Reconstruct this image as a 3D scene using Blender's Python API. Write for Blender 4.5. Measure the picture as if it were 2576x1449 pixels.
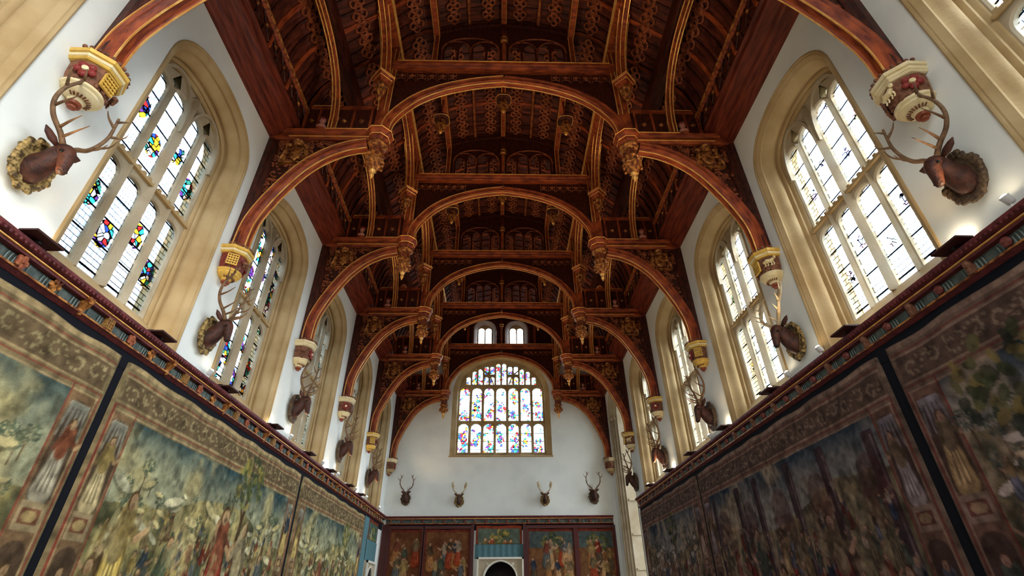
import bpy, math, random
import numpy as np
from mathutils import Vector, Matrix
random.seed(7)
PI = math.pi
S = bpy.context.scene
COL = S.collection
for o in list(bpy.data.objects): bpy.data.objects.remove(o)

# ------------------------------------------------------------------ camera
F_PX = 1241.7
PITCH, YAW, ROLL = .5690, .0277, -.0099
cp, sp, cy_, sy_ = math.cos(PITCH), math.sin(PITCH), math.cos(YAW), math.sin(YAW)
fw = Vector((sy_*cp, cy_*cp, sp)); rt = Vector((cy_, -sy_, 0)); up = rt.cross(fw)
cr, sr = math.cos(ROLL), math.sin(ROLL)
rt2 = rt*cr + up*sr; up2 = up*cr - rt*sr
cam = bpy.data.cameras.new('camera'); cam.sensor_width = 36; cam.lens = 36*F_PX/2576
cam.clip_start = .05; cam.clip_end = 300
camo = bpy.data.objects.new('camera', cam); COL.objects.link(camo)
M4 = Matrix.Identity(4)
for i in range(3):
    M4[i][0] = rt2[i]; M4[i][1] = up2[i]; M4[i][2] = -fw[i]
M4[0][3], M4[1][3], M4[2][3] = -.0748, 0, 1.6
camo.matrix_world = M4
S.camera = camo

# ------------------------------------------------------------------ world, exposure
S.view_settings.view_transform = 'Standard'; S.view_settings.look = 'None'
S.view_settings.gamma = 1; S.view_settings.use_curve_mapping = False
S.view_settings.exposure = 1.25
W = bpy.data.worlds.new('sky'); S.world = W; W.use_nodes = True
nt = W.node_tree; nt.nodes.clear()
def N(nt, t, **k):
    n = nt.nodes.new(t)
    for a, b in k.items():
        if a in ('inp',):
            for q, v in b.items(): n.inputs[q].default_value = v
        else: setattr(n, a, b)
    return n
tc = N(nt, 'ShaderNodeTexCoord')
dotn = N(nt, 'ShaderNodeVectorMath', operation='DOT_PRODUCT'); dotn.inputs[1].default_value = Vector((.80, .10, .58)).normalized()
nt.links.new(tc.outputs['Generated'], dotn.inputs[0])
rmp = N(nt, 'ShaderNodeValToRGB')
e = rmp.color_ramp.elements
e[0].position = 0; e[0].color = (.86, .93, .98, 1); e[1].position = 1; e[1].color = (1, .97, .91, 1)
mr = N(nt, 'ShaderNodeMapRange'); mr.inputs[1].default_value = -1; mr.inputs[2].default_value = 1
nt.links.new(dotn.outputs['Value'], mr.inputs[0]); nt.links.new(mr.outputs[0], rmp.inputs[0])
pw = N(nt, 'ShaderNodeMath', operation='POWER'); pw.inputs[1].default_value = 2.0
nt.links.new(mr.outputs[0], pw.inputs[0])
ma = N(nt, 'ShaderNodeMath', operation='MULTIPLY_ADD'); ma.inputs[1].default_value = 13; ma.inputs[2].default_value = 1.35
nt.links.new(pw.outputs[0], ma.inputs[0])
sxyz = N(nt, 'ShaderNodeSeparateXYZ'); nt.links.new(tc.outputs['Generated'], sxyz.inputs[0])
gr = N(nt, 'ShaderNodeMapRange'); gr.inputs[1].default_value = -.05; gr.inputs[2].default_value = .05; gr.inputs[3].default_value = .22; gr.inputs[4].default_value = 1
nt.links.new(sxyz.outputs['Z'], gr.inputs[0])
mm = N(nt, 'ShaderNodeMath', operation='MULTIPLY'); nt.links.new(ma.outputs[0], mm.inputs[0]); nt.links.new(gr.outputs[0], mm.inputs[1])
bg = N(nt, 'ShaderNodeBackground'); nt.links.new(rmp.outputs[0], bg.inputs[0]); nt.links.new(mm.outputs[0], bg.inputs[1])
wo = N(nt, 'ShaderNodeOutputWorld'); nt.links.new(bg.outputs[0], wo.inputs[0])

# ------------------------------------------------------------------ dimensions (metres)
HW = 6.1                                        # half width of the hall
TY = [-.05, 4.44, 8.91, 13.48, 18.23, 22.83, 27.82]     # trusses
Y0, Y1 = -4.7, 28.05
WC = [-2.4, 2.35, 6.92, 11.27, 15.9, 20.55, 25.25]       # window centres
SILL, SPRING, CROWN = 5.42, 10.12, 11.20

def portal(loc, rot, sx, sz):
    l = bpy.data.lights.new('daylight_opening', 'AREA'); l.shape = 'RECTANGLE'; l.size = sx; l.size_y = sz
    l.cycles.is_portal = True
    o = bpy.data.objects.new('daylight_opening', l); COL.objects.link(o); o.location = loc; o.rotation_euler = rot
for yc in WC:
    portal((-HW-.75, yc, 8.4), (0, -PI/2, 0), 5.0, 2.5)
    if yc < 24: portal((HW+.75, yc, 8.4), (0, PI/2, 0), 5.0, 2.5)
portal((0, Y1+.62, 11.2), (-PI/2, 0, 0), 5.4, 6.0)
portal((0, Y1+.62, 16), (-PI/2, 0, 0), 3.2, 1.8)
portal((0, Y0-.62, 11.0), (PI/2, 0, 0), 6.6, 7.6)
portal((HW+3.1, 25.4, 6), (0, PI/2, 0), 9.0, 3.0)

# ------------------------------------------------------------------ materials
MATS = {}
def mat(name, base=(.5,.5,.5), rough=.7, metal=0, noise=0, nscale=4, col2=None, stretch=(1,1,1), bump=0, bscale=30, emit=None, estr=0, detail=5, contrast=(.35,.65), spec=.25):
    if name in MATS: return MATS[name]
    m = bpy.data.materials.new(name); m.use_nodes = True; t = m.node_tree
    b = t.nodes['Principled BSDF']
    b.inputs['Specular IOR Level'].default_value = spec; b.inputs['Base Color'].default_value = (*base, 1); b.inputs['Roughness'].default_value = rough; b.inputs['Metallic'].default_value = metal
    if col2 is not None or bump:
        c = N(t, 'ShaderNodeTexCoord'); mp = N(t, 'ShaderNodeMapping'); mp.inputs['Scale'].default_value = stretch
        t.links.new(c.outputs['Object'], mp.inputs[0])
    if col2 is not None:
        n = N(t, 'ShaderNodeTexNoise'); n.inputs['Scale'].default_value = nscale; n.inputs['Detail'].default_value = detail
        t.links.new(mp.outputs[0], n.inputs['Vector'])
        r = N(t, 'ShaderNodeValToRGB'); r.color_ramp.elements[0].position = contrast[0]; r.color_ramp.elements[1].position = contrast[1]
        r.color_ramp.elements[0].color = (*base, 1); r.color_ramp.elements[1].color = (*col2, 1)
        t.links.new(n.outputs[0], r.inputs[0]); t.links.new(r.outputs[0], b.inputs['Base Color'])
    if bump:
        n2 = N(t, 'ShaderNodeTexNoise'); n2.inputs['Scale'].default_value = bscale; n2.inputs['Detail'].default_value = 3
        t.links.new(mp.outputs[0], n2.inputs['Vector'])
        bp = N(t, 'ShaderNodeBump'); bp.inputs['Strength'].default_value = bump; bp.inputs['Distance'].default_value = .03
        t.links.new(n2.outputs[0], bp.inputs['Height']); t.links.new(bp.outputs[0], b.inputs['Normal'])
    if emit:
        b.inputs['Emission Color'].default_value = (*emit, 1); b.inputs['Emission Strength'].default_value = estr
    MATS[name] = m
    return m
WOOD = mat('oak_red_brown', (.135,.019,.007), .45, col2=(.40,.080,.020), nscale=2.5, stretch=(1.2,6,1.2), bump=.35, bscale=14)
WOODD = mat('oak_dark', (.022,.0045,.003), .45, col2=(.085,.017,.008), nscale=3, stretch=(6,1.2,2), bump=.3, bscale=16)
BOARD = mat('oak_boarding', (.030,.006,.004), .5, col2=(.15,.030,.014), nscale=2.2, stretch=(1,5,1), bump=.35, bscale=10)
CARVE = mat('oak_carved', (.13,.026,.010), .42, col2=(.34,.09,.03), nscale=9, bump=.6, bscale=22)
PLATE = mat('oak_wall_plate', (.075,.012,.007), .4, col2=(.20,.036,.016), nscale=3, stretch=(5,.6,5), bump=.3, bscale=9)
GOLD = mat('gilding', (1.0,.60,.18), .34, .4, col2=(.80,.36,.08), nscale=6)
GILTW = mat('worn_gilding_on_oak', (.50,.20,.045), .36, .4, col2=(.15,.04,.015), nscale=11, contrast=(.42,.6), bump=.4)
PLASTER = mat('white_plaster', (.79,.81,.76), .85, col2=(.68,.70,.67), nscale=.9, detail=8, contrast=(.45,.8), bump=.12, bscale=6)
STONE = mat('honey_stone', (.50,.365,.19), .8, col2=(.36,.235,.10), nscale=1.1, detail=6, bump=.15, bscale=18)
STONEL = mat('pale_stone', (.46,.39,.28), .8, col2=(.36,.285,.18), nscale=1.6, bump=.12)
GOLDPAINT = mat('yellow_gold_paint', (.78,.50,.10), .45, .1, col2=(.62,.38,.08), nscale=9)
CREAM = mat('cream_paint', (.80,.68,.42), .55, col2=(.68,.54,.28), nscale=7)
MAROON = mat('maroon_paint', (.13,.018,.014), .5, col2=(.24,.04,.025), nscale=12, bump=.4)
BROWNC = mat('brown_carving', (.12,.045,.022), .55, col2=(.26,.11,.06), nscale=14, bump=.5)
KNOB = mat('red_brown_knop', (.25,.06,.025), .4)
ROSE = mat('rose_red', (.22,.025,.02), .5)
WHITEP = mat('white_paint', (.75,.7,.6), .6)
CORN = mat('cornice_dark_red', (.085,.016,.018), .45, col2=(.16,.03,.03), nscale=9, bump=.4)
FRIEZE = mat('grey_green_frieze', (.055,.075,.068), .6, col2=(.12,.14,.12), nscale=8, bump=.4)
FRIEZEL = mat('grey_green_carving', (.17,.21,.19), .6)
NAVY = mat('navy_cloth', (.003,.004,.008), .9)
TEAL = mat('teal_cloth', (.07,.15,.17), .95, col2=(.10,.20,.22), nscale=14, stretch=(3,3,.5))
FRAMER = mat('dark_red_frame', (.07,.016,.014), .5)
STAG = mat('stag_hide', (.030,.011,.008), .5, col2=(.095,.032,.018), nscale=9, bump=.3, bscale=40)
STAGD = mat('stag_dark_muzzle', (.022,.010,.009), .6)
ANTLER = mat('antler', (.10,.05,.025), .55, col2=(.22,.125,.06), nscale=8, bump=.3)
ANTLERP = mat('pale_antler', (.62,.50,.32), .5, col2=(.42,.30,.16), nscale=5, bump=.3)
WREATH = mat('gilt_leaf_wreath', (.42,.28,.10), .5, .25, col2=(.06,.035,.012), nscale=16, contrast=(.4,.6))
WREATHD = mat('dark_leaf_wreath', (.05,.03,.02), .6, col2=(.13,.08,.04), nscale=16)
EYE = mat('black_glass_eye', (.005,.004,.004), .1)
FLOORM = mat('stone_floor', (.50,.44,.36), .6, col2=(.40,.34,.27), nscale=1.5)
LAMPG = mat('lit_lamp_glass', (1,.9,.7), .4, emit=(1,.84,.60), estr=28)
BLACKM = mat('black_metal', (.02,.017,.018), .45)
WHITEM = mat('white_metal', (.7,.7,.68), .4)
FLAP = mat('dark_brown_metal', (.045,.014,.012), .4)
PINKC = mat('painted_pink_head', (.55,.22,.16), .55)
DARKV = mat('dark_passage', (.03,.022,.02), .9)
IRON = mat('iron', (.03,.03,.035), .5)

def glass_mat(name, tint, amount, badge, seed, gain=1.0, wash=0.0):
    """leaded glass: object X along the window, object Z up"""
    m = bpy.data.materials.new(name); m.use_nodes = True; t = m.node_tree; t.nodes.clear(); L = t.links.new
    c = N(t, 'ShaderNodeTexCoord'); sx = N(t, 'ShaderNodeSeparateXYZ'); L(c.outputs['Object'], sx.inputs[0])
    cb = N(t, 'ShaderNodeCombineXYZ'); L(sx.outputs['X'], cb.inputs['X']); L(sx.outputs['Z'], cb.inputs['Y'])
    br = N(t, 'ShaderNodeTexBrick'); L(cb.outputs[0], br.inputs['Vector'])
    br.inputs['Scale'].default_value = 1; br.inputs['Brick Width'].default_value = .15; br.inputs['Row Height'].default_value = .105
    br.inputs['Mortar Size'].default_value = .0045; br.inputs['Mortar Smooth'].default_value = .15
    br.inputs['Color1'].default_value = (*tint, 1); br.inputs['Color2'].default_value = (tint[0]*.72, tint[1]*.86, min(1, tint[2]*1.0), 1)
    br.inputs['Mortar'].default_value = (.006, .012, .02, 1)
    # stained pieces : voronoi cells with dark leads
    vo = N(t, 'ShaderNodeTexVoronoi'); vo.inputs['Scale'].default_value = 9.5; L(cb.outputs[0], vo.inputs['Vector'])
    ve = N(t, 'ShaderNodeTexVoronoi'); ve.feature = 'DISTANCE_TO_EDGE'; ve.inputs['Scale'].default_value = 9.5; L(cb.outputs[0], ve.inputs['Vector'])
    hs = N(t, 'ShaderNodeSeparateColor'); L(vo.outputs['Color'], hs.inputs[0])
    cr_ = N(t, 'ShaderNodeValToRGB'); cr_.color_ramp.interpolation = 'CONSTANT'
    pal = [(.75,.85,1),(.02,.26,.22),(.85,.9,1),(.50,.01,.02),(.85,.55,.03),(.02,.10,.42),(.9,.95,1),(.16,.04,.30),(.03,.42,.45)]
    pal = [tuple(q+(1-q)*wash for q in p_) for p_ in pal]; random.Random(seed).shuffle(pal)
    while len(cr_.color_ramp.elements) < len(pal): cr_.color_ramp.elements.new(.5)
    for i, q in enumerate(pal):
        cr_.color_ramp.elements[i].position = i/len(pal); cr_.color_ramp.elements[i].color = (*q, 1)
    L(hs.outputs[0], cr_.inputs[0])
    lt = N(t, 'ShaderNodeMath', operation='GREATER_THAN'); lt.inputs[1].default_value = .055; L(ve.outputs['Distance'], lt.inputs[0])
    mu = N(t, 'ShaderNodeMix', data_type='RGBA', blend_type='MIX'); mu.inputs[6].default_value = (.004,.006,.01,1)
    L(lt.outputs[0], mu.inputs[0]); L(cr_.outputs[0], mu.inputs[7])
    # mask: badges (round) at lattice + noise patches
    def math_(op, a, b=None, cc=None):
        n = N(t, 'ShaderNodeMath', operation=op)
        for i, q in enumerate((a, b, cc)):
            if q is None: continue
            if isinstance(q, (int, float)): n.inputs[i].default_value = q
            else: L(q, n.inputs[i])
        return n.outputs[0]
    px, pz, offx, offz, rad = badge
    fx = math_('SUBTRACT', math_('WRAP', math_('SUBTRACT', sx.outputs['X'], offx), px/2, -px/2), 0)
    col_i = math_('ROUND', math_('DIVIDE', math_('SUBTRACT', sx.outputs['X'], offx), px))
    stag_ = math_('MULTIPLY', math_('MODULO', math_('ADD', col_i, 20), 2), .42)
    fz = math_('WRAP', math_('SUBTRACT', math_('ADD', sx.outputs['Z'], stag_), offz), pz/2, -pz/2)
    d = math_('SQRT', math_('ADD', math_('MULTIPLY', fx, fx), math_('MULTIPLY', math_('MULTIPLY', fz, .72), math_('MULTIPLY', fz, .72))))
    inb = math_('LESS_THAN', d, rad)
    nz = N(t, 'ShaderNodeTexNoise'); nz.inputs['Scale'].default_value = 1.7; nz.inputs['Detail'].default_value = 2; L(cb.outputs[0], nz.inputs['Vector'])
    sn = math_('LESS_THAN', nz.outputs[0], amount)
    msk = math_('MAXIMUM', inb, sn)
    mx = N(t, 'ShaderNodeMix', data_type='RGBA'); L(msk, mx.inputs[0]); L(br.outputs['Color'], mx.inputs[6]); L(mu.outputs[2], mx.inputs[7])
    # saddle bars
    bar = math_('GREATER_THAN', math_('ABSOLUTE', math_('WRAP', sx.outputs['Z'], .23, -.23)), .216)
    mx2 = N(t, 'ShaderNodeMix', data_type='RGBA'); L(bar, mx2.inputs[0]); L(mx.outputs[2], mx2.inputs[6]); mx2.inputs[7].default_value = (.004,.007,.012,1)
    g = N(t, 'ShaderNodeMix', data_type='RGBA', blend_type='MULTIPLY'); g.inputs[0].default_value = 1; L(mx2.outputs[2], g.inputs[6]); g.inputs[7].default_value = (gain, gain, gain, 1)
    tr = N(t, 'ShaderNodeBsdfTransparent'); L(g.outputs[2], tr.inputs[0])
    gl = N(t, 'ShaderNodeBsdfGlossy'); gl.inputs['Roughness'].default_value = .15; gl.inputs[0].default_value = (.6,.6,.6,1)
    ms = N(t, 'ShaderNodeMixShader'); ms.inputs[0].default_value = .04; L(tr.outputs[0], ms.inputs[1]); L(gl.outputs[0], ms.inputs[2])
    out = N(t, 'ShaderNodeOutputMaterial'); L(ms.outputs[0], out.inputs[0])
    return m

# ------------------------------------------------------------------ mesh helpers
def cross(a, b): return np.cross(a, b)
def nrm(a):
    a = np.asarray(a, float); l = np.linalg.norm(a); return a/l if l > 1e-9 else a
class MB:
    def __init__(s): s.v = []; s.f = []
    def add(s, vs, fs):
        k = len(s.v); s.v += [tuple(map(float, q)) for q in vs]; s.f += [tuple(i+k for i in f) for f in fs]; return s
    def box(s, x0, x1, y0, y1, z0, z1):
        return s.add([(x0,y0,z0),(x1,y0,z0),(x1,y1,z0),(x0,y1,z0),(x0,y0,z1),(x1,y0,z1),(x1,y1,z1),(x0,y1,z1)],
                     [(0,3,2,1),(4,5,6,7),(0,1,5,4),(1,2,6,5),(2,3,7,6),(3,0,4,7)])
    def rings(s, rs, closed=True, cap=True, loop=False):
        n = len(rs[0]); vs = [p for r in rs for p in r]; fs = []
        R = len(rs)
        for i in range(R if loop else R-1):
            a = i*n; b = ((i+1) % R)*n
            for j in range(n if closed else n-1):
                j2 = (j+1) % n; fs.append((a+j, a+j2, b+j2, b+j))
        if cap and closed and not loop:
            fs.append(tuple(range(n))[::-1]); fs.append(tuple((R-1)*n+j for j in range(n)))
        return s.add(vs, fs)
    def sweep(s, path, b, prof, closed=True, cap=True):
        """prof (n,b) pairs swept along a planar path; n = b x tangent"""
        P = [np.array(p, float) for p in path]; b = nrm(b); rs = []
        for i, p in enumerate(P):
            t = nrm(P[min(i+1, len(P)-1)] - P[max(i-1, 0)])
            n = nrm(cross(b, t)); rs.append([p + n*q[0] + b*q[1] for q in prof])
        return s.rings(rs, closed, cap)
    def tube(s, path, rad, seg=6, sq=1.0, capr=True):
        P = [np.array(p, float) for p in path]; rs = []; ref = None
        for i, p in enumerate(P):
            t = nrm(P[min(i+1, len(P)-1)] - P[max(i-1, 0)])
            if ref is None:
                ref = np.array((0,0,1.)) if abs(t[2]) < .9 else np.array((1.,0,0))
            u = nrm(cross(ref, t)); w = nrm(cross(t, u)); ref = w
            r = rad[i] if hasattr(rad, '__len__') else rad
            rs.append([p + u*math.cos(a)*r*sq + w*math.sin(a)*r for a in [2*PI*k/seg for k in range(seg)]])
        return s.rings(rs)
    def lathe(s, prof, c=(0,0,0), seg=16, a0=0, a1=2*PI, mod=None, sx=1, sy=1):
        """prof: (r,z) ; full or partial turn"""
        full = abs(a1-a0-2*PI) < 1e-6; K = seg if full else seg+1; rs = []
        for r, z in prof:
            ring = []
            for k in range(K):
                a = a0+(a1-a0)*k/seg; rr = r*(1 if mod is None else 1+mod(a, z))
                ring.append((c[0]+rr*math.cos(a)*sx, c[1]+rr*math.sin(a)*sy, c[2]+z))
            rs.append(ring)
        return s.rings(rs, True, True)
    def ball(s, c, r, seg=8, sc=(1,1,1)):
        n = max(4, seg//2+1)
        rs = []
        for i in range(n+1):
            th = PI*(i+.001*(i == 0)-.001*(i == n))/n
            rs.append([(c[0]+r*sc[0]*math.sin(th)*math.cos(2*PI*k/seg), c[1]+r*sc[1]*math.sin(th)*math.sin(2*PI*k/seg), c[2]-r*sc[2]*math.cos(th)) for k in range(seg)])
        return s.rings(rs)
    def tf(s, M):
        s.v = [tuple(M @ Vector(p)) for p in s.v]; return s
    def join(s, o): return s.add(o.v, o.f)
    def mirror_x(s):
        s.v = [(-x, y, z) for x, y, z in s.v]; s.f = [f[::-1] for f in s.f]; return s
    def build(s, name, m, parent=None, smooth=False, loc=None, bevel=0):
        me = bpy.data.meshes.new(name); me.from_pydata(s.v, [], s.f); me.validate()
        me.materials.append(m)
        return link(name, me, parent, smooth, loc, bevel)
def link(name, me, parent=None, smooth=False, loc=None, bevel=0):
    if smooth:
        me.polygons.foreach_set('use_smooth', [True]*len(me.polygons))
    o = bpy.data.objects.new(name, me); COL.objects.link(o)
    if parent is not None: o.parent = parent
    if loc is not None: o.location = loc
    if smooth == 'auto':
        try: me.set_sharp_from_angle(angle=math.radians(38))
        except Exception: pass
    if bevel:
        b = o.modifiers.new('bevel', 'BEVEL'); b.width = bevel; b.segments = 2; b.limit_method = 'ANGLE'
    return o
def plate2d(loops, thick, bevel=0.0):
    """flat plate with holes. loops: list of [(x,z)...] (outline first). Returns MB in the XZ plane, thick along Y (0 at front, + behind)"""
    cu = bpy.data.curves.new('tmp', 'CURVE'); cu.dimensions = '2D'; cu.fill_mode = 'BOTH'; cu.extrude = thick/2-bevel; cu.bevel_depth = bevel; cu.bevel_resolution = 0
    cu.offset = -bevel if bevel else 0
    for lp in loops:
        sp_ = cu.splines.new('POLY'); sp_.points.add(len(lp)-1)
        for i, (x, z) in enumerate(lp): sp_.points[i].co = (x, z, 0, 1)
        sp_.use_cyclic_u = True
    o = bpy.data.objects.new('tmp', cu); COL.objects.link(o)
    dg = bpy.context.evaluated_depsgraph_get(); me = bpy.data.meshes.new_from_object(o.evaluated_get(dg))
    mb = MB(); mb.v = [(v.co.x, -v.co.z+thick/2, v.co.y) for v in me.vertices]; mb.f = [tuple(p.vertices) for p in me.polygons]
    bpy.data.objects.remove(o); bpy.data.curves.remove(cu); bpy.data.meshes.remove(me)
    return mb
def catmull(pts, n=6):
    P = [np.array(p, float) for p in pts]; P = [2*P[0]-P[1]]+P+[2*P[-1]-P[-2]]; out = []
    for i in range(1, len(P)-2):
        for k in range(n):
            t = k/n; a, b, c, d = P[i-1:i+3]
            out.append(.5*((2*b)+(-a+c)*t+(2*a-5*b+4*c-d)*t*t+(-a+3*b-3*c+d)*t**3))
    out.append(P[-2]); return out
def tag(o, label=None, cat=None, group=None, kind=None):
    if label: o['label'] = label
    if cat: o['category'] = cat
    if group: o['group'] = group
    if kind: o['kind'] = kind
    return o
def empty(name, loc=(0,0,0), rot=(0,0,0), label=None, cat=None, group=None):
    o = bpy.data.objects.new(name, None); COL.objects.link(o); o.location = loc; o.rotation_euler = rot; o.empty_display_size = .2
    return tag(o, label, cat, group)
def copy_tree(o, parent=None):
    c = o.copy(); COL.objects.link(c)
    if parent is not None: c.parent = parent
    for ch in list(o.children): copy_tree(ch, c)
    return c
def arch_outline(hw, z0, zs, zc, n=20, p=2.35, pt=.03):
    """closed outline of a four-centred opening; p shape exponent, pt a slight point"""
    pts = [(-hw, z0), (hw, z0)]
    for i in range(n+1):
        a = PI*i/n; c, s_ = math.cos(a), math.sin(a)
        x = hw*math.copysign(abs(c)**(2/p), c); z = zs+(zc-zs)*(abs(s_)**(2/p)) + pt*max(0, 1-abs(x)/hw)
        pts.append((x, z))
    return pts
def lerp(a, b, t): return a+(b-a)*t

# ================================================================== SETTING
fl = MB().box(-HW-.3, HW+3.6, Y0-.3, Y1+.3, -.2, 0).build('floor', FLOORM); tag(fl, kind='structure')

def place_side(mb, side):
    """local (x along, y depth outward, z) -> world; side -1 left, +1 right (far end is +x for both)"""
    if side < 0: mb.v = [(-HW - y, x, z) for x, y, z in mb.v]
    else: mb.v = [(HW + y, x, z) for x, y, z in mb.v]; mb.f = [f[::-1] for f in mb.f]
    return mb
T_W = .16
for side, nm in ((-1, 'wall_left'), (1, 'wall_right')):
    loops = [[(Y0-.3, 0), (Y1+.2, 0), (Y1+.2, 12.9), (Y0-.3, 12.9)]]
    for yc in WC:
        if side > 0 and yc > 24: continue
        loops.append([(x+yc, z) for x, z in arch_outline(1.525, SILL-.02, SPRING, CROWN+.025)])
    if side > 0:
        loops[0] = [(Y0-.3, 0), (23.6, 0)] + [(25.5+a, z) for a, z in arch_outline(1.9, 0.0, 10.3, 11.75, pt=.25)[2:]][::-1] + [(27.4, 0), (Y1+.2, 0), (Y1+.2, 12.9), (Y0-.3, 12.9)]
    w = place_side(plate2d(loops, T_W), side).build(nm, PLASTER); tag(w, kind='structure')
# end wall: white below the truss arch, dark boarding in the gable
BIG = arch_outline(2.86, 8.49, 12.1, 14.50, n=28, p=2.15, pt=.12)
SMW = [[(x+cx, z) for x, z in arch_outline(.72, 15.2, 16.36, 16.98, n=16, pt=.05)] for cx in (-1.05, .97)]
DOOR = arch_outline(.80, 0, 2.55, 3.28, n=16, p=2.2, pt=.10)
pl = plate2d([[(-HW-.3, 0), (-.80, 0)] + DOOR[2:][::-1] + [(.80, 0), (HW+.3, 0), (HW+.3, 15.0), (-HW-.3, 15.0)], BIG], T_W)
pl.v = [(x, Y1+y, z) for x, y, z in pl.v]
tag(pl.build('wall_end', PLASTER), kind='structure')
pl = plate2d([[(-HW-.3, 15.0), (HW+.3, 15.0), (HW+.3, 19), (-HW-.3, 19)]] + SMW, T_W)
pl.v = [(x, Y1+y, z) for x, y, z in pl.v]
tag(pl.build('wall_end_gable', WOODD), kind='structure')
BACKW = arch_outline(3.3, 7.2, 12.5, 14.8, n=24)
pl = plate2d([[(-HW-.3, 0), (HW+.3, 0), (HW+.3, 19), (-HW-.3, 19)], BACKW], T_W)
pl.v = [(x, Y0-y, z) for x, y, z in pl.v]; pl.f = [f[::-1] for f in pl.f]
tag(pl.build('wall_back', PLASTER), kind='structure')
# blocking behind the wall plates keeps daylight out of the roof space
for s in (-1, 1):
    tag(MB().box(*sorted((s*(HW+.02), s*(HW+.3))), Y0-.3, Y1+.3, 12.9, 13.6).build('trim_'+('1' if s < 0 else '2'), WOODD), kind='structure')

# ------------------------------------------------------------------ side windows
def loft_outlines(rows, n=24):
    """rows: (hw, z0, zs, zc, depth) -> ring strip"""
    rs = []
    for hw, z0, zs, zc, d in rows:
        rs.append([(x, d, z) for x, z in arch_outline(hw, z0, zs, zc, n)])
    return MB().rings(rs, True, False)
GD = .60                                                # depth of the glass
def light_outline(cx, hw, z0, z1, cusp=True):
    pts = [(cx-hw, z0), (cx+hw, z0)]
    sp0 = z1-hw*.95
    for i in range(13):
        a = PI*i/12
        pts.append((cx+hw*math.cos(a), sp0+(z1-sp0)*abs(math.sin(a))**.85))
    return pts
def side_window_parts():
    P = {}
    rw = ((1.50,0),(1.475,.0),(1.41,.055),(1.39,.065),(1.385,.095),(1.41,.105),(1.395,.14),(1.355,.19),(1.315,.24),(1.29,.29),(1.285,.335),(1.30,.37),(1.335,.39),(1.325,.41),(1.275,.415),(1.245,.43),(1.235,.455),(1.255,.475),(1.24,.485),(1.20,.49),(1.17,.52),(1.17,GD+.22))
    reveal = loft_outlines([(h_, SILL+min(.62, max(0, (d_-.03)/.49*.62)), SPRING, CROWN-(1.50-h_)*1.05, d_) for h_, d_ in rw])
    P['reveal'] = reveal
    # raised casement moulding on the wall face
    rows = []
    for hw, dz, d in ((1.50,0,.0),(1.505,.005,-.02),(1.53,.03,-.03),(1.555,.055,-.02),(1.56,.06,.002)):
        rows.append((hw, SILL-.02, SPRING, CROWN+dz, d))
    P['hood'] = loft_outlines(rows)
    # tracery
    cx = [-.885, -.295, .295, .885]; hw = .235
    out = arch_outline(1.20, SILL+.55, SPRING, CROWN-.36, 24)
    holes = []
    for c in cx:
        holes.append(light_outline(c, hw, 6.08, 8.10))
        holes.append(light_outline(c, hw, 8.36, 10.42 if abs(c) > .5 else 10.50))
    for c in (-.59, .59):                               # eyes over each pair
        holes.append([(c-.10, 10.50), (c, 10.40), (c+.10, 10.50), (c, 10.72)])
    holes.append([(-.14, 10.62), (0, 10.50), (.14, 10.62), (0, 10.82)])
    tr = plate2d([out]+holes, .14, .03)
    tr.v = [(x, y+GD-.07, z) for x, y, z in tr.v]
    # mullion shafts standing proud
    for x, r, z1 in ((-.59, .035, 10.3), (0, .062, 10.75), (.59, .035, 10.3)):
        tr.add([(x-r*1.3, GD-.05, 6.02), (x, GD-.07-r*1.9, 6.02), (x+r*1.3, GD-.05, 6.02), (x-r*1.3, GD-.05, z1), (x, GD-.07-r*1.9, z1), (x+r*1.3, GD-.05, z1)], [(0,1,4,3),(1,2,5,4),(3,4,5),(2,1,0)])
    # sub-arches over each pair of lights
    for c in (-.59, .59):
        for z0, z1, r in ((9.7, 10.82, .55),):
            path = [(c+r*math.cos(a)*1.0, GD-.09, z0+(z1-z0)*math.sin(a)**.8) for a in [PI*k/16 for k in range(17)]]
            tr.sweep(path, (0,1,0), [(-.03,-.045),(.03,-.045),(.03,.05),(-.03,.05)])
    P['tracery'] = tr
    # embattled transom
    tb = MB().box(-1.17, 1.17, GD-.14, GD-.06, 8.20, 8.26)
    k = 0; x = -1.12
    while x < 1.1:
        tb.box(x, x+.07, GD-.14, GD-.07, 8.26, 8.31); x += .155
    P['transom'] = tb
    gl = plate2d([arch_outline(1.19, SILL+.56, SPRING, CROWN-.37, 20)], .012); gl.v = [(x, y+GD+.02, z) for x, y, z in gl.v]
    P['glass'] = gl
    return P
WP = side_window_parts()
def mesh_of(mb, name, m):
    me = bpy.data.meshes.new(name); me.from_pydata(mb.v, [], mb.f); me.validate(); me.materials.append(m); return me
glL = [glass_mat('leaded_glass_left_%d' % i, (.95,.98,1.0), am, (.59, 2.15, .295, 7.30, .19), 3+i, .80, .10) for i, am in enumerate((.0,.30,.46,.42))]
glR = [glass_mat('leaded_glass_right_%d' % i, (1,1,1), am, (.59, 2.15, .295, 7.30, .10), 13+i, .95, .35) for i, am in enumerate((.16,.22,.27))]  # stained colours paled toward white to paint in the sun-side glare
wm = {k: mesh_of(WP[k], 'window_'+k, {'reveal': STONE, 'hood': STONE, 'tracery': STONEL, 'transom': STONE}.get(k, STONE)) for k in ('reveal','hood','tracery','transom')}
wn = 0
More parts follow.
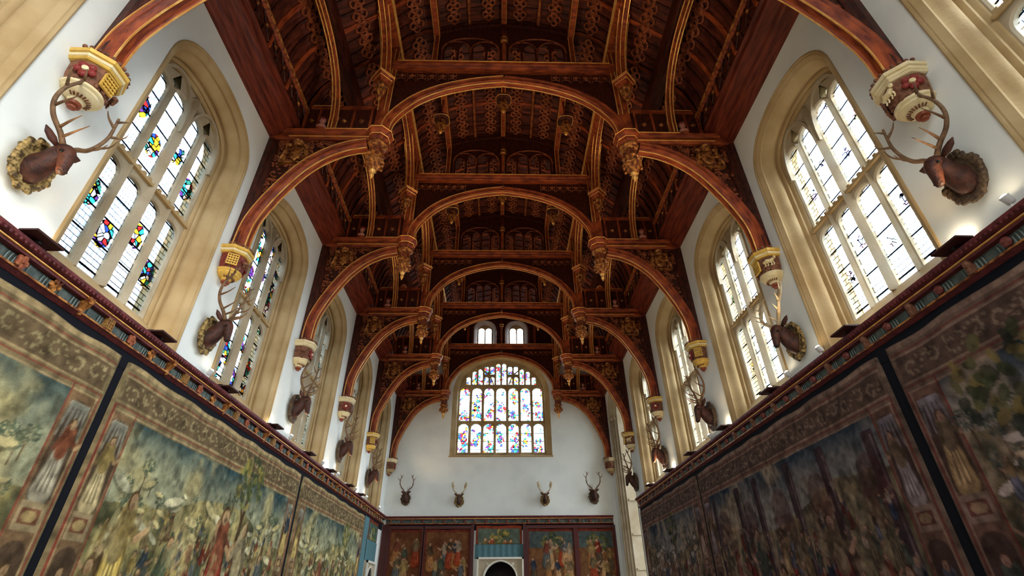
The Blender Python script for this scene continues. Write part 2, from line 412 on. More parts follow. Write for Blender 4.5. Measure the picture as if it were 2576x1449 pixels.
for side in (-1, 1):
    for i, yc in enumerate(WC):
        if side > 0 and yc > 24: continue
        wn += 1
        root = link('window_%d' % wn, wm['reveal'], smooth='auto')
        # local x -> world y ; local y (depth) -> outward
        root.matrix_world = Matrix(((0, side, 0, side*HW), (1, 0, 0, yc), (0, 0, 1, 0), (0, 0, 0, 1)))
        if side < 0: pass
        tag(root, kind='structure')
        for nm, k in (('stone_hood', 'hood'), ('tracery', 'tracery'), ('transom', 'transom')):
            o = link(nm, wm[k], root, smooth='auto')
        g = glL[(0, 2, 0, 2, 1, 3, 1)[i]] if side < 0 else glR[i % 3]
        me = mesh_of(WP['glass'], 'glass', g); link('leaded_glass', me, root)

# ------------------------------------------------------------------ great end window
def end_window():
    rs = []
    for k, (o, d) in enumerate(((0,0),(-.04,.04),(-.08,.06),(-.20,.20),(-.24,.22),(-.30,.34),(-.30,.62))):
        rs.append([(x, d, z) for x, z in arch_outline(2.86+o, 8.49+max(0,-o)*.5, 12.1, 14.50+o*.55, 28, 2.15, .12)])
    root = MB().rings(rs, True, False).build('window_14', STONE, smooth='auto', loc=(0, Y1, 0)); tag(root, kind='structure')
    pit = .725; hw = .285; hwid = 2.56
    holes = []
    def top_z(x):
        t = min(1, abs(x)/hwid); return 12.1+2.2*(1-t**2.15)**(1/2.15)+.12*(1-t)
    for i in range(7):
        c = (i-3)*pit; k = abs(i-3)
        holes.append(light_outline(c, hw, 8.80, 10.44))
        holes.append(light_outline(c, hw, 10.62, 12.62))
        for sgn in (-1, 1):                             # narrow upper lights of the perpendicular tracery
            cc = c+sgn*pit*.25; h2 = .125; lim = top_z(abs(cc)+h2)-.11
            if k == 0: holes.append(light_outline(cc, h2, 12.84, min(lim, 14.22)))
            elif k == 1:
                holes.append(light_outline(cc, h2, 12.84, 13.34)); holes.append(light_outline(cc, h2, 13.50, min(lim, 14.05)))
            elif k == 2: holes.append(light_outline(cc, h2, 12.84, min(lim, 13.86)))
            elif lim > 13.0: holes.append(light_outline(cc, h2, 12.84, lim))
    tr = plate2d([arch_outline(2.60, 8.68, 12.1, 14.34, 28, 2.15, .12)]+holes, .14, .02)
    tr.v = [(x, y+.42, z) for x, y, z in tr.v]
    for sgn in (-1, 1):                                 # big sub-arches
        path = catmull([(sgn*2.52, .40, 12.4), (sgn*2.2, .40, 13.25), (sgn*1.65, .40, 13.95), (sgn*1.1, .40, 13.75), (sgn*.66, .40, 13.3), (sgn*.38, .40, 12.6)], 5)
        tr.sweep(path, (0,1,0), [(-.028,-.03),(.028,-.03),(.028,.06),(-.028,.06)])
        tr.box(sgn*.3625-.04, sgn*.3625+.04, .33, .45, 8.6, 14.1)
        tr.box(sgn*1.0875-.025, sgn*1.0875+.025, .36, .45, 8.6, 13.8); tr.box(sgn*1.8125-.025, sgn*1.8125+.025, .36, .45, 8.6, 13.3)
    tr.build('tracery', STONE, root, smooth=False)
    b = MB()
    b.box(-2.58, 2.58, .36, .47, 10.49, 10.58).build('transom', STONE, root)
    gl = plate2d([arch_outline(2.59, 8.64, 12.1, 14.33, 24, 2.15, .12)], .012); gl.v = [(x, y+.52, z) for x, y, z in gl.v]
    gl.build('stained_glass', glass_mat('stained_glass_end', (.86,.95,1), .47, (.725, 2.0, 0, 9.4, .20), 31, .85, .12), root)
    MB().add([(-2.9,-.03,8.44),(2.9,-.03,8.44),(2.9,-.03,8.52),(-2.9,-.03,8.52),(-2.9,.06,8.44),(2.9,.06,8.44),(2.9,.06,8.54),(-2.9,.06,8.54)],[(0,1,2,3),(3,2,6,7),(1,0,4,5),(0,3,7,4),(2,1,5,6)]).build('window_sill', STONE, root)
end_window()
gsm = glass_mat('leaded_glass_small', (1,1,1), .25, (.4, 9, 0, 2, .05), 5, .95)
for k, cx in enumerate((-1.05, .97)):
    rs = [[(x, d, z) for x, z in arch_outline(.72-o, 15.2+o*.3, 16.36, 16.98-o*.8, 16, pt=.05)] for o, d in ((0,-.04),(.05,-.05),(.09,.02),(.16,.12),(.24,.3),(.24,.5))]
    root = MB().rings(rs, True, False).build('window_%d' % (15+k), mat('purple_grey_stone', (.34,.28,.26), .8), smooth='auto', loc=(cx, Y1, 0)); tag(root, kind='structure')
    hs = [light_outline(q, .19, 15.36, 16.64) for q in (-.225, .225)]
    tr = plate2d([arch_outline(.49, 15.26, 16.4, 16.80, 16, pt=.05)]+hs, .1, .015); tr.v = [(x, y+.3, z) for x, y, z in tr.v]
    tr.build('tracery', STONE, root)
    gl = plate2d([arch_outline(.49, 15.26, 16.4, 16.80, 16, pt=.05)], .01); gl.v = [(x, y+.36, z) for x, y, z in gl.v]
    gl.build('leaded_glass', gsm, root)
# window behind the camera
rs = [[(x, -d, z) for x, z in arch_outline(3.3-o, 7.2+o, 12.5, 14.8-o, 20)] for o, d in ((0,0),(.2,.3),(.2,.6))]
root = MB().rings(rs, True, False).build('window_17', STONE, loc=(0, Y0, 0)); tag(root, kind='structure')
b = MB()
for i in range(-3, 4): b.box(i*.8-.06, i*.8+.06, -.5, -.38, 7.3, 14.5 if abs(i) < 3 else 13.6)
b.box(-3.2, 3.2, -.5, -.38, 10, 10.15); b.build('tracery', STONE, root)

# ------------------------------------------------------------------ tall bay-window opening at the far right
def bay_opening():
    yc = 25.5
    rows = []
    def ring(hw, d, zc, zs=10.3):
        return [(hw, d, 0)] + [(x, d, z) for x, z in arch_outline(hw, 0, zs, zc, 24, pt=.25)[2:]] + [(-hw, d, 0)]
    rs = [ring(*q) for q in ((1.9,0,11.75),(1.86,.02,11.7),(1.83,.02,11.67),(1.80,.10,11.64),(1.72,.12,11.55),(1.70,.20,11.52),(1.62,.22,11.45),(1.60,.34,11.42),(1.50,.36,11.3),(1.50,.9,11.3))]
    mb = MB().rings(rs, False, False); mb = place_side(mb, 1); mb.v = [(x, y+yc, z) for x, y, z in mb.v]
    root = mb.build('window_18', STONEL, smooth='auto'); tag(root, kind='structure')
    for k, (x, d, r) in enumerate(((1.845, .04, .05), (1.75, .15, .06), (1.64, .27, .06))):   # shafts of the far and near jamb
        for sg in (-1, 1):
            m = MB().tube([(HW+d, yc+sg*x, 0), (HW+d, yc+sg*x, 10.3)], r, 10); m.build('jamb_shaft', STONEL, root, smooth=True)
            MB().lathe([(r,0),(r*1.6,.06),(r*1.7,.14),(r*1.2,.18)], (HW+d, yc+sg*x, 10.2), 8).build('shaft_capital', STONEL, root)
    # oriel: canted walls with string courses, glazed front
    w = MB(); x0, x1 = HW+.9, HW+3.0
    w.box(x0-.02, x1, yc+1.5, yc+1.62, 0, 12); w.box(x0-.02, x1, yc-1.62, yc-1.5, 0, 12)
    w.box(x0-.75, x1+.1, yc-1.62, yc+1.62, 11.6, 12)
    for z in (1.4, 2.9, 4.4, 6.0, 7.6): w.box(HW+.45, x1, yc+1.44, yc+1.5, z, z+.09)
    w.build('oriel_wall', STONEL, root)
    f = MB()
    for k in range(6): y = yc-1.5+k*.6; f.box(x1, x1+.12, y-.06, y+.06, .0, 11.6)
    for z in (.9, 3.5, 6.2, 8.9): f.box(x1, x1+.12, yc-1.56, yc+1.56, z, z+.12)
    f.box(x1, x1+.12, yc-1.56, yc+1.56, 0, 1.0)
    f.build('oriel_mullions', STONEL, root)
    g = MB().box(-1.55, 1.55, 0, .01, .9, 11.6)
    go = g.build('leaded_glass', glR[0], root); go.matrix_local = Matrix(((0,1,0,x1+.06),(1,0,0,yc),(0,0,1,0),(0,0,0,1)))
bay_opening()

# ================================================================== ROOF
LOWC = [(5.46,12.46),(5.46,12.95),(5.38,13.5),(5.20,14.05),(4.90,14.52),(4.45,15.02),(3.95,15.55),(3.36,16.12)]
UPC = [(3.30,16.22),(3.12,16.55),(2.85,16.82),(2.5,17.02),(2.12,17.12)]
CRC = [(2.12,17.12),(1.6,17.34),(1.1,17.48),(.55,17.58),(0,17.66)]
def offs(pts, d):
    """offset a roof profile outward (away from the hall)"""
    out = []
    for i, p in enumerate(pts):
        a = np.array(pts[max(i-1,0)]); b = np.array(pts[min(i+1,len(pts)-1)]); t = nrm(np.append(b-a, 0))
        out.append((p[0]+t[1]*d, p[1]-t[0]*d))
    return out
def long_prism(mb, prof, ya, yb):
    n = len(prof); mb.rings([[(x, ya, z) for x, z in prof], [(x, yb, z) for x, z in prof]])
    return mb
tierno = 0
def ceiling_tier(prof, s, ya, yb, ribs, name, two_sided=False):
    P = [(s*x, z) for x, z in prof]
    pr = P + [(s*x, z) for x, z in offs(prof, .12)][::-1]
    root = long_prism(MB(), pr, ya, yb).build(name, BOARD, smooth=False); tag(root, kind='structure')
    rb = offs(prof, -.05)
    for k in range(ribs+1):
        y = lerp(ya, yb, k/ribs); hwid = .035 if k % 3 else .06
        q = [(s*x, z) for x, z in prof]+[(s*x, z) for x, z in rb][::-1]
        r = MB(); r.rings([[(x, y-hwid, z) for x, z in q], [(x, y+hwid, z) for x, z in q]]); r.build('rib', WOOD if k % 3 == 0 else WOODD, root)
    return root
def quatre_band(s, pa, pb, ya, yb, n, root, w=.52):
    """pierced quatrefoil band lying along the roof slope between profile points pa and pb"""
    a = np.array((s*pa[0], 0, pa[1])); b = np.array((s*pb[0], 0, pb[1])); c = (a+b)/2; d = nrm(b-a); nn = nrm(cross(d, (0,1,0)))
    if nn[2] > 0: nn = -nn
    L = (yb-ya); mb = MB()
    st = L/n
    for k in range(n):
        y = ya+st*(k+.5)
        for sx_, sy in ((1,0),(-1,0),(0,1),(0,-1)):
            cc = np.array((c[0], y, c[2]))+d*sx_*w*.24+np.array((0,1,0))*sy*w*.24+nn*.05
            pts = [cc+d*math.cos(t)*w*.21+np.array((0,1,0))*math.sin(t)*w*.21 for t in [2*PI*q/10 for q in range(11)]]
            mb.tube(pts, .034, 5)
        mb.ball(np.array((c[0], y, c[2]))+nn*.06, .05, 6)
    mb.build('pierced_quatrefoil_band', CARVE, root)
for bi in range(len(TY)-1):
    ya, yb = TY[bi]+.14, (TY[bi+1] if bi < 5 else Y1+.1)-.14
    vis = bi >= 1
    for s in (-1, 1):
        r = ceiling_tier(LOWC, s, ya-.14, yb+.14, 12, 'ceiling')
        if vis: quatre_band(s, (5.12,14.2), (4.88,14.56), ya, yb, 12, r); quatre_band(s, (4.25,15.24), (3.85,15.65), ya, yb, 12, r)
        r = ceiling_tier(UPC, s, ya-.14, yb+.14, 12, 'ceiling')
        if vis: quatre_band(s, (2.95,16.72), (2.55,17.0), ya, yb, 12, r)
    cr2 = [(-x, z) for x, z in CRC[::-1]][::-1]
    full = [(-x, z) for x, z in CRC] + [(x, z) for x, z in CRC[::-1]][1:]
    r = ceiling_tier([(x, z) for x, z in full[::-1]], 1, ya-.14, yb+.14, 9, 'ceiling')
    if vis:
        for s in (-1, 1): quatre_band(s, (1.85,17.22), (1.35,17.40), ya, yb, 12, r, .46); quatre_band(s, (.75,17.52), (.25,17.6), ya, yb, 12, r, .44)
# the bay behind the camera
for s in (-1, 1):
    for pf in (LOWC, UPC): ceiling_tier(pf, s, Y0-.2, TY[0], 6, 'ceiling')
ceiling_tier([(x, z) for x, z in full[::-1]], 1, Y0-.2, TY[0], 6, 'ceiling')

# long timbers: wall plates, side purlins, arcade plates, upper purlins, ridge
tn = 2
def trim(mb, m, name=None, bevel=0):
    global tn
    tn += 1; o = mb.build('trim_%d' % tn, m, bevel=bevel); tag(o, kind='structure'); return o
for s in (-1, 1):
    def lp(prof, ya=Y0, yb=Y1): return long_prism(MB(), [(s*x, z) for x, z in prof], ya, yb)
    wp = trim(lp([(6.12,11.88),(6.02,11.88),(5.98,11.93),(5.93,11.95),(5.86,12.04),(5.80,12.06),(5.76,12.13),(5.70,12.15),(5.60,12.27),(5.54,12.29),(5.52,12.40),(5.45,12.42),(5.45,12.5),(6.12,12.5)]), PLATE)
    o = lp([(5.47,12.92),(5.41,12.92),(5.36,12.97),(5.34,13.04),(5.37,13.12),(5.47,13.14)]).build('cornice_rail', WOOD, wp)
    lp([(5.335,13.04),(5.325,13.02),(5.355,12.965),(5.37,12.97)]).build('gilt_edge', GILTW, wp)
    # sloping frieze of lozenges with bosses
    fr = MB(); bs = MB()
    y = TY[1]+.35
    lo = np.array((s*5.455, 0, 12.50)); hi = np.array((s*5.43, 0, 12.93)); d = hi-lo; nn = nrm(cross(nrm(d), (0,1,0))); nn = nn if nn[0]*s < 0 else -nn
    lp([(5.50,12.46),(5.445,12.46),(5.435,12.98),(5.50,13.0)]).build('sloping_frieze', WOODD, wp)
    while y < Y1-.3:
        for k in (-1, 1):
            a = lo+d*.06+np.array((0, y-k*.26, 0))+nn*.02; b_ = lo+d*.96+np.array((0, y+k*.26, 0))+nn*.02
            fr.tube([a, b_], .022, 4)
        c = lo+d*.5+np.array((0, y, 0))+nn*.04
        bs.ball(c, .04, 8, (1,1,1)); 
        for q in range(6):
            t = 2*PI*q/6; bs.ball(c+nrm(d)*math.cos(t)*.035+np.array((0,1,0))*math.sin(t)*.035, .022, 5)
        y += .52
    fr.build('lozenge_moulding', WOODD, wp); bs.build('frieze_bosses', GILTW, wp)
    # side purlin, arcade plate, upper purlin
    sp_ = trim(lp([(4.78,14.38),(4.42,14.38),(4.40,14.46),(4.42,14.95),(4.78,14.68)], TY[0]), WOODD)
    ap = trim(lp([(3.46,15.98),(3.42,15.92),(3.30,15.92),(3.26,15.98),(3.20,16.04),(3.16,16.10),(3.16,16.22),(3.26,16.30),(3.42,16.30)], TY[0]), WOOD)
    lp([(3.205,16.02),(3.185,16.0),(3.135,16.09),(3.16,16.10)], TY[0]).build('gilt_edge', GOLD, ap)
    upn = trim(lp([(2.22,16.78),(2.18,16.70),(2.06,16.70),(2.02,16.78),(2.02,17.12),(2.22,17.12)], TY[0]), WOOD)
    for dx in (-.085, .085):
        lp([(2.12+dx-.016,16.735),(2.12+dx+.0,16.705),(2.12+dx+.016,16.735),(2.12+dx,16.76)], TY[0]).build('gilt_edge', GOLD, upn)
    tl = trim(lp([(1.17,17.42),(1.14,17.36),(1.08,17.36),(1.05,17.42),(1.08,17.5),(1.14,17.5)], TY[0]), CARVE)
    lp([(1.125,17.352),(1.095,17.352),(1.095,17.37),(1.125,17.37)], TY[0]).build('gilt_edge', GILTW, tl)
rd = trim(long_prism(MB(), [(-.09,17.66),(-.09,17.50),(-.05,17.42),(.05,17.42),(.09,17.50),(.09,17.66)], TY[0], Y1), WOOD)
for dx in (-.07, .07): long_prism(MB(), [(dx-.015,17.45),(dx,17.42),(dx+.015,17.45),(dx,17.48)], TY[0], Y1).build('gilt_edge', GOLD, rd)

# ------------------------------------------------------------------ truss
def add_prof(pr, dn=0, db=0): return [(n+dn, b+db) for n, b in pr]
ARCHP = [(0,-.05),(.025,-.08),(-.01,-.11),(-.04,-.12),(-.07,-.155),(-.11,-.155),(-.13,-.13),(-.17,-.13),(-.20,-.16),(-.24,-.16),(-.24,.16),(-.20,.16),(-.17,.13),(-.13,.13),(-.11,.155),(-.07,.155),(-.04,.12),(-.01,.11),(.025,.08),(0,.05)]
COLP = [(.0,-.05),(.02,-.07),(-.01,-.09),(-.03,-.125),(-.07,-.125),(-.09,-.10),(-.15,-.10),(-.17,-.135),(-.21,-.135),(-.21,.135),(-.17,.135),(-.15,.10),(-.09,.10),(-.07,.125),(-.03,.125),(-.01,.09),(.02,.07),(0,.05)]
def sq(n, b, r=.0115): return [(n-r, b-r), (n+r, b-r), (n+r, b+r), (n-r, b+r)]
BR = [(5.80,8.20),(5.77,8.95),(5.60,9.55),(5.29,10.22),(4.91,10.83),(4.46,11.26),(4.00,11.51),(3.55,11.62)]   # intrados
CO = [(3.12,12.18),(3.03,12.70),(2.78,13.14),(2.42,13.56),(1.95,13.90),(1.40,14.15),(.75,14.34),(0,14.46)]
def oct_lathe(mb, prof, c, seg=8, rot=PI/8):
    return mb.lathe(prof, c, seg, rot, rot+2*PI)
def pendant(root, c, name, H=1.55, R=.34):
    """octagonal lantern pendant hanging with its top at c"""
    k = H/1.55; r = R/.34
    mb = MB(); oct_lathe(mb, [(.30*r,0),(.34*r,-.03*k),(.34*r,-.10*k),(.29*r,-.14*k),(.27*r,-.18*k),(.24*r,-.20*k),(.20*r,-.22*k)], c)
    o = mb.build(name, GILTW, root)
    mb = MB(); oct_lathe(mb, [(.17*r,-.18*k),(.17*r,-.55*k)], c)
    for q in range(8):                                   # little buttresses and arches of the lantern
        a = PI/8+q*PI/4; x, y = c[0]+math.cos(a)*.215*r, c[1]+math.sin(a)*.215*r
        mb.tube([(x,y,c[2]-.2*k),(x,y,c[2]-.56*k)], .022*r, 5)
        a2 = a+PI/8
        pts = [(c[0]+.2*r*math.cos(a2+dd), c[1]+.2*r*math.sin(a2+dd), c[2]-.36*k+.10*k*math.sin(PI*(dd/.7+.5))) for dd in np.linspace(-.33,.33,6)]
        mb.tube(pts, .015*r, 4)
    mb.build('lantern', CARVE, o)
    mb = MB(); mod = lambda a, z: .10*math.cos(8*a)
    mb.lathe([(.17*r,-.52*k),(.27*r,-.56*k),(.285*r,-.60*k),(.20*r,-.64*k),(.19*r,-.72*k),(.27*r,-.80*k),(.30*r,-.86*k),(.26*r,-.92*k),(.20*r,-1.02*k),(.13*r,-1.12*k),(.09*r,-1.18*k)], c, 32, mod=mod)
    for q in range(8):
        a = q*PI/4; mb.ball((c[0]+.27*r*math.cos(a), c[1]+.27*r*math.sin(a), c[2]-.95*k), .06*r, 6, (1,1,1.4))
    mb.build('carved_bowl', GILTW, o)
    mb = MB(); mb.lathe([(.07*r,-1.14*k),(.10*r,-1.18*k),(.10*r,-1.24*k),(.05*r,-1.27*k),(.065*r,-1.34*k),(.075*r,-1.40*k),(.04*r,-1.48*k),(.008,-H)], c, 12)
    mb.build('knop', GOLD, o, smooth=True)
    return o
def post_pendant(root, c):
    """square capital set cornerwise with a small pendant under it"""
    mb = MB(); a = PI/4
    def sqr(prof): mb.lathe(prof, c, 4, 0, 2*PI)
    sqr([(.30,0),(.33,-.03),(.33,-.08),(.26,-.15),(.25,-.20),(.19,-.28),(.16,-.33)])
    o = mb.build('post_capital', WOOD, root)
    mb = MB()
    for z, r in ((-.02,.337),(-.08,.337),(-.17,.262)): 
        pts = [(c[0]+r*math.cos(q*PI/2), c[1]+r*math.sin(q*PI/2), c[2]+z) for q in range(5)]
        mb.tube(pts, .013, 4)
    mb.build('gilt_edge', GOLD, o)
    mb = MB(); mod = lambda a, z: .12*math.cos(6*a)
    mb.lathe([(.12,-.30),(.15,-.36),(.16,-.46),(.10,-.54),(.13,-.60),(.11,-.70),(.06,-.78),(.04,-.82)], c, 24, mod=mod)
    mb.ball((c[0], c[1], c[2]-.88), .06, 8); mb.lathe([(.03,-.92),(.045,-.96),(.005,-1.05)], c, 8)
    mb.build('small_pendant', GILTW, o)
    return o
def scrollwork(mb, region, y0, n, seed, thick=.024):
    """relief leaf scrolls inside a region test(x,z)"""
    rr = random.Random(seed); k = 0; tries = 0
    while k < n and tries < n*30:
        tries += 1
        x, z = rr.uniform(*region[0]), rr.uniform(*region[1])
        if not region[2](x, z): continue
        k += 1; R = rr.uniform(.06, .13); a0 = rr.uniform(0, 2*PI); sg = rr.choice((-1,1))
        pts = [(x+R*(1-t/9)*math.cos(a0+sg*t*.62), y0-.02, z+R*(1-t/9)*math.sin(a0+sg*t*.62)) for t in range(9)]
        mb.tube(pts, [thick*(1-.06*t) for t in range(9)], 4)
        mb.ball((x, y0-.03, z), thick*1.6, 6)
        for q in range(3):
            b = a0+q*1.1; mb.ball((x+R*1.15*math.cos(b), y0-.02, z+R*1.15*math.sin(b)), thick*1.5, 5, (1.5,.8,1))
def build_truss(name, y, label, upper=True):
    root = empty(name, (0, y+.07, 0), label=label, cat='roof truss', group=None)
    for s in (-1, 1):
        b = (0, -s, 0)
        # wall post
        mb = MB(); pr = [(6.1,-.15),(5.98,-.15),(5.93,-.11),(5.86,-.11),(5.82,-.07),(5.82,.07),(5.86,.11),(5.93,.11),(5.98,.15),(6.1,.15)]
        mb.rings([[(s*x, yy, z) for x, yy in pr] for z in (8.22, 12.05)]); mb.build('wall_post', WOODD, root)
        # arch brace
        path = [(s*x, 0, z) for x, z in [(q[0], q[1]) for q in catmull(BR, 5)]]
        mb = MB().sweep(path, b, ARCHP); br = mb.build('arch_brace', WOOD, root, smooth='auto')
        mb = MB()
        for n_, bb in ((.022,-.09),(.028,.08),(-.22,-.165)): mb.sweep(path, b, sq(n_, bb))
        mb.build('gilt_edge', GOLD, br)
        # pierced and carved spandrel between brace and hammerbeam
        mb = MB(); outp = [(s*x, z) for x, z in [(q[0]+.14, q[1]+.08) for q in catmull(BR, 5) if q[1] > 9.3]]
        poly = outp+[(s*3.60,11.84),(s*5.9,11.84),(s*5.9,9.5)]
        if s > 0: poly = poly[::-1]
        pl_ = plate2d([poly], .10); pl_.v = [(x, yy-.05, z) for x, yy, z in pl_.v]
        spd = pl_.build('spandrel_panel', WOODD, root)
        BRc = catmull(BR, 8)
        def inside(x, z):
            xx = abs(x)
            if xx > 5.82 or z > 11.78: return False
            zc = np.interp(xx, [q[0] for q in BRc[::-1]], [q[1] for q in BRc[::-1]])
            xc = np.interp(z, [q[1] for q in BRc], [q[0] for q in BRc])
            return z > zc+.28 and xx > xc+.22
        mb = MB(); scrollwork(mb, ((min(s*3.7,s*5.85), max(s*3.7,s*5.85)), (9.8,11.95), inside), -.05, 46, 5+s)
        mb.build('carved_leaf_scrolls', CARVE, spd)
        # gilded shield with two beasts on a ledge
        mb = MB(); cx, cz = s*5.30, 11.30
        mb.box(*sorted((s*5.0, s*5.66)), -.16, -.05, 10.95, 10.99)
        sh = [(-.16,.24),(.16,.24),(.17,.0),(.10,-.16),(0,-.25),(-.10,-.16),(-.17,.0)]
        mb.rings([[(cx+x*k, yy, cz+z*k) for x, z in sh] for yy, k in ((-.05,1),(-.12,1),(-.15,.8))])
        mb.lathe([(.10,0),(.12,.04),(.10,.08),(.14,.14),(.05,.18),(.01,.22)], (cx, -.12, cz+.26), 8)
        mb.build('gilded_shield', GILTW, spd)
        for q in (-1, 1):
            mb = MB(); bx = cx+q*.27
            mb.tube([(bx+q*.10,-.11,cz-.30),(bx+q*.06,-.12,cz-.16),(bx,-.13,cz-.0),(bx-q*.03,-.13,cz+.14),(bx-q*.02,-.14,cz+.24)], [.03,.055,.06,.05,.045], 7)
            mb.ball((bx-q*.05,-.15,cz+.28), .06, 8, (1.3,1,1))
            for dz in (.10, .0): mb.tube([(bx-q*.02,-.14,cz+dz),(bx-q*.10,-.15,cz+dz+.02),(bx-q*.14,-.15,cz+dz-.03)], [.03,.024,.018], 5)
            mb.tube([(bx+q*.06,-.11,cz-.2),(bx+q*.16,-.11,cz-.1),(bx+q*.14,-.11,cz+.06)], [.02,.02,.03], 5)
            mb.tube([(bx,-.13,cz-.12),(bx-q*.04,-.14,cz-.24),(bx-q*.02,-.14,cz-.32)], [.045,.035,.03], 5)
            mb.build('heraldic_beast', GILTW, spd)
        # hammerbeam
        mb = MB(); pr = [(11.82,-.13),(11.86,-.16),(11.90,-.17),(11.96,-.17),(12.00,-.13),(12.06,-.13),(12.10,-.18),(12.17,-.20),(12.17,.20),(12.10,.18),(12.06,.13),(12.00,.13),(11.96,.17),(11.90,.17),(11.86,.16),(11.82,.13)]
        mb.rings([[(s*x, yy, z) for z, yy in pr] for x in (6.08, 3.35)]); hb = mb.build('hammer_beam', WOOD, root)
        mb = MB()
        for zz, yy in ((12.175,-.20),(12.175,.20),(11.90,-.175)): mb.box(*sorted((s*3.35, s*(5.6 if zz < 12 else 4.7))), yy-.012, yy+.012, zz-.012, zz+.012)
        mb.build('gilt_edge', GOLD, hb)
        mb = MB(); oct_lathe(mb, [(.23,-.36),(.25,-.32),(.29,-.24),(.29,-.14),(.35,-.06),(.37,.0),(.37,.06),(.33,.09),(.24,.1)], (s*3.32, 0, 12.11)); cap = mb.build('octagonal_cap', WOOD, root)
        mb = MB()
        for r, z in ((.372,.03),(.292,-.15),(.25,-.34)):
            mb.tube([(s*3.32+r*math.cos(PI/8+q*PI/4), r*math.sin(PI/8+q*PI/4), 12.11+z) for q in range(9)], .013, 4)
        mb.build('gilt_edge', GOLD, cap)
        pendant(root, (s*3.32, 0, 11.80), 'hammer_pendant', 1.24, .275)
        # hammer post up to the arcade plate
        mb = MB(); pr = [(3.50,-.10),(3.46,-.15),(3.38,-.15),(3.34,-.12),(3.28,-.12),(3.24,-.09),(3.19,-.09),(3.19,.09),(3.24,.09),(3.28,.12),(3.34,.12),(3.38,.15),(3.46,.15),(3.50,.10)]
        mb.rings([[(s*x, yy, z) for x, yy in pr] for z in (12.19, 16.0)]); hp = mb.build('hammer_post', WOOD, root)
        mb = MB()
        for x, yy in ((3.18,-.09),(3.18,.09),(3.29,-.13),(3.46,-.16)): mb.box(*sorted((s*x-.012, s*x+.012)), yy-.012, yy+.012, 13.0, 15.9)
        mb.build('gilt_edge', GOLD, hp)
        for q in (-1, 1): post_pendant(root, (s*3.42, q*.34, 14.18))
        # collar arch, half each side
        path = [(s*q[0], 0, q[1]) for q in catmull(CO, 5)]
        mb = MB().sweep(path, b, COLP); ca = mb.build('collar_arch', WOOD, root, smooth='auto')
        mb = MB()
        for n_, bb in ((.018,-.08),(.024,.07),(-.19,-.14)): mb.sweep(path, b, sq(n_, bb))
        mb.build('gilt_edge', GOLD, ca)
        # boarded panel over the hammerbeam with four bosses
        mb = MB().box(*sorted((s*3.50, s*5.46)), -.04, .04, 12.17, 13.14)
        hpn = mb.build('hammer_beam_panel', WOODD, root)
        mb = MB(); mb.box(*sorted((s*3.55, s*5.30)), -.09, .09, 13.14, 13.24)
        for x in (3.62, 4.10, 4.56, 5.02, 5.38): mb.box(*sorted((s*(x-.03), s*(x+.03))), -.075, .075, 12.17, 13.14)
        mb.build('panel_rails', WOOD, hpn)
        mb = MB().box(*sorted((s*4.5, s*5.25)), -.1, -.08, 13.228, 13.25); mb.build('gilt_edge', GOLD, hpn)
        for x in (3.86, 4.33, 4.79, 5.21):
            mb = MB(); mb.lathe([(.075,0),(.07,.02),(.04,.03),(.05,.045),(.01,.06)], (0,0,0), 4 if x in (4.33, 5.21) else 10)
            mb.tf(Matrix.Translation((s*x, -.04, 12.66)) @ Matrix.Rotation(PI/2, 4, 'X')); mb.build('boss', GILTW, hpn)
        # solid dark infill over the collar arch with a band of carved squares
        inf = [(s*q[0]+s*.08, q[1]+.14) for q in catmull(CO, 4)]
        poly = [(s*3.3, 12.7)]+inf+[(0, 14.95), (s*3.3, 14.95)]
        if s > 0: poly = poly[::-1]
        pl_ = plate2d([poly], .05); pl_.v = [(x, yy, z) for x, yy, z in pl_.v]
        ip = pl_.build('collar_spandrel', WOODD, root)
        mb = MB()
        for k in range(8):
            x = s*(3.02-k*.30)
            zt = 14.83; zb = 14.60
            if np.interp(abs(x), [q[0] for q in CO[::-1]], [q[1] for q in CO[::-1]]) > 14.14: continue
            for t in ((-.12,0),(.12,0)): mb.box(x+t[0]-.012, x+t[0]+.012, -.06, 0, zb-.08, zt)
            mb.ball((x, -.05, zt-.12), .07, 8, (1.1,.6,.8)); 
            for q in range(5): mb.ball((x+.075*math.cos(q*1.256), -.05, zt-.12+.06*math.sin(q*1.256)), .03, 5)
            mb.tube([(x-.10,-.04,zb-.03),(x,-.05,zb+.005),(x+.10,-.04,zb-.03)], .014, 4)
        mb.build('carved_squares', CARVE, ip)
        if upper:
            # posts and tracery above the collar
            mb = MB(); x = 2.10
            mb.box(*sorted((s*(x-.07), s*(x+.07))), -.10, .10, 15.18, 16.75)
            up_ = mb.build('upper_post', WOOD, root)
            mb = MB()
            for dx in (-.07, .07): mb.box(s*x+dx-.011, s*x+dx+.011, -.115, -.092, 15.3, 16.72)
            mb.build('gilt_edge', GOLD, up_)
            # two-centred opening with four lights each side of the king post
            a0, a1 = .12, 1.96; c0 = (a0+a1)/2; hwid = (a1-a0)/2-.04
            outl = [(s*.06,15.18),(s*2.06,15.18),(s*2.06,16.95),(s*1.5,17.25),(s*.06,17.5)]
            if s > 0: pass
            else: outl = outl[::-1]
            holes = []
            for k in range(4):
                cc = a0+.22+k*(a1-a0-.08)/4; h2 = .175
                zt = 15.95+[.28,.44,.44,.28][k]
                holes.append(light_outline(s*cc, h2, 15.24, zt))
            pl_ = plate2d([outl]+holes, .07, .0); pl_.v = [(x, yy-.035, z) for x, yy, z in pl_.v]
            ut = pl_.build('tracery_panel', WOODD, root)
            mb = MB()
            def archp(c, h, z0, z1): return [(s*c+h*math.cos(t), -.05, z0+(z1-z0)*abs(math.sin(t))**.8) for t in [PI*q/14 for q in range(15)]]
            mb.tube(archp(c0, hwid, 15.98, 16.68), .028, 5)
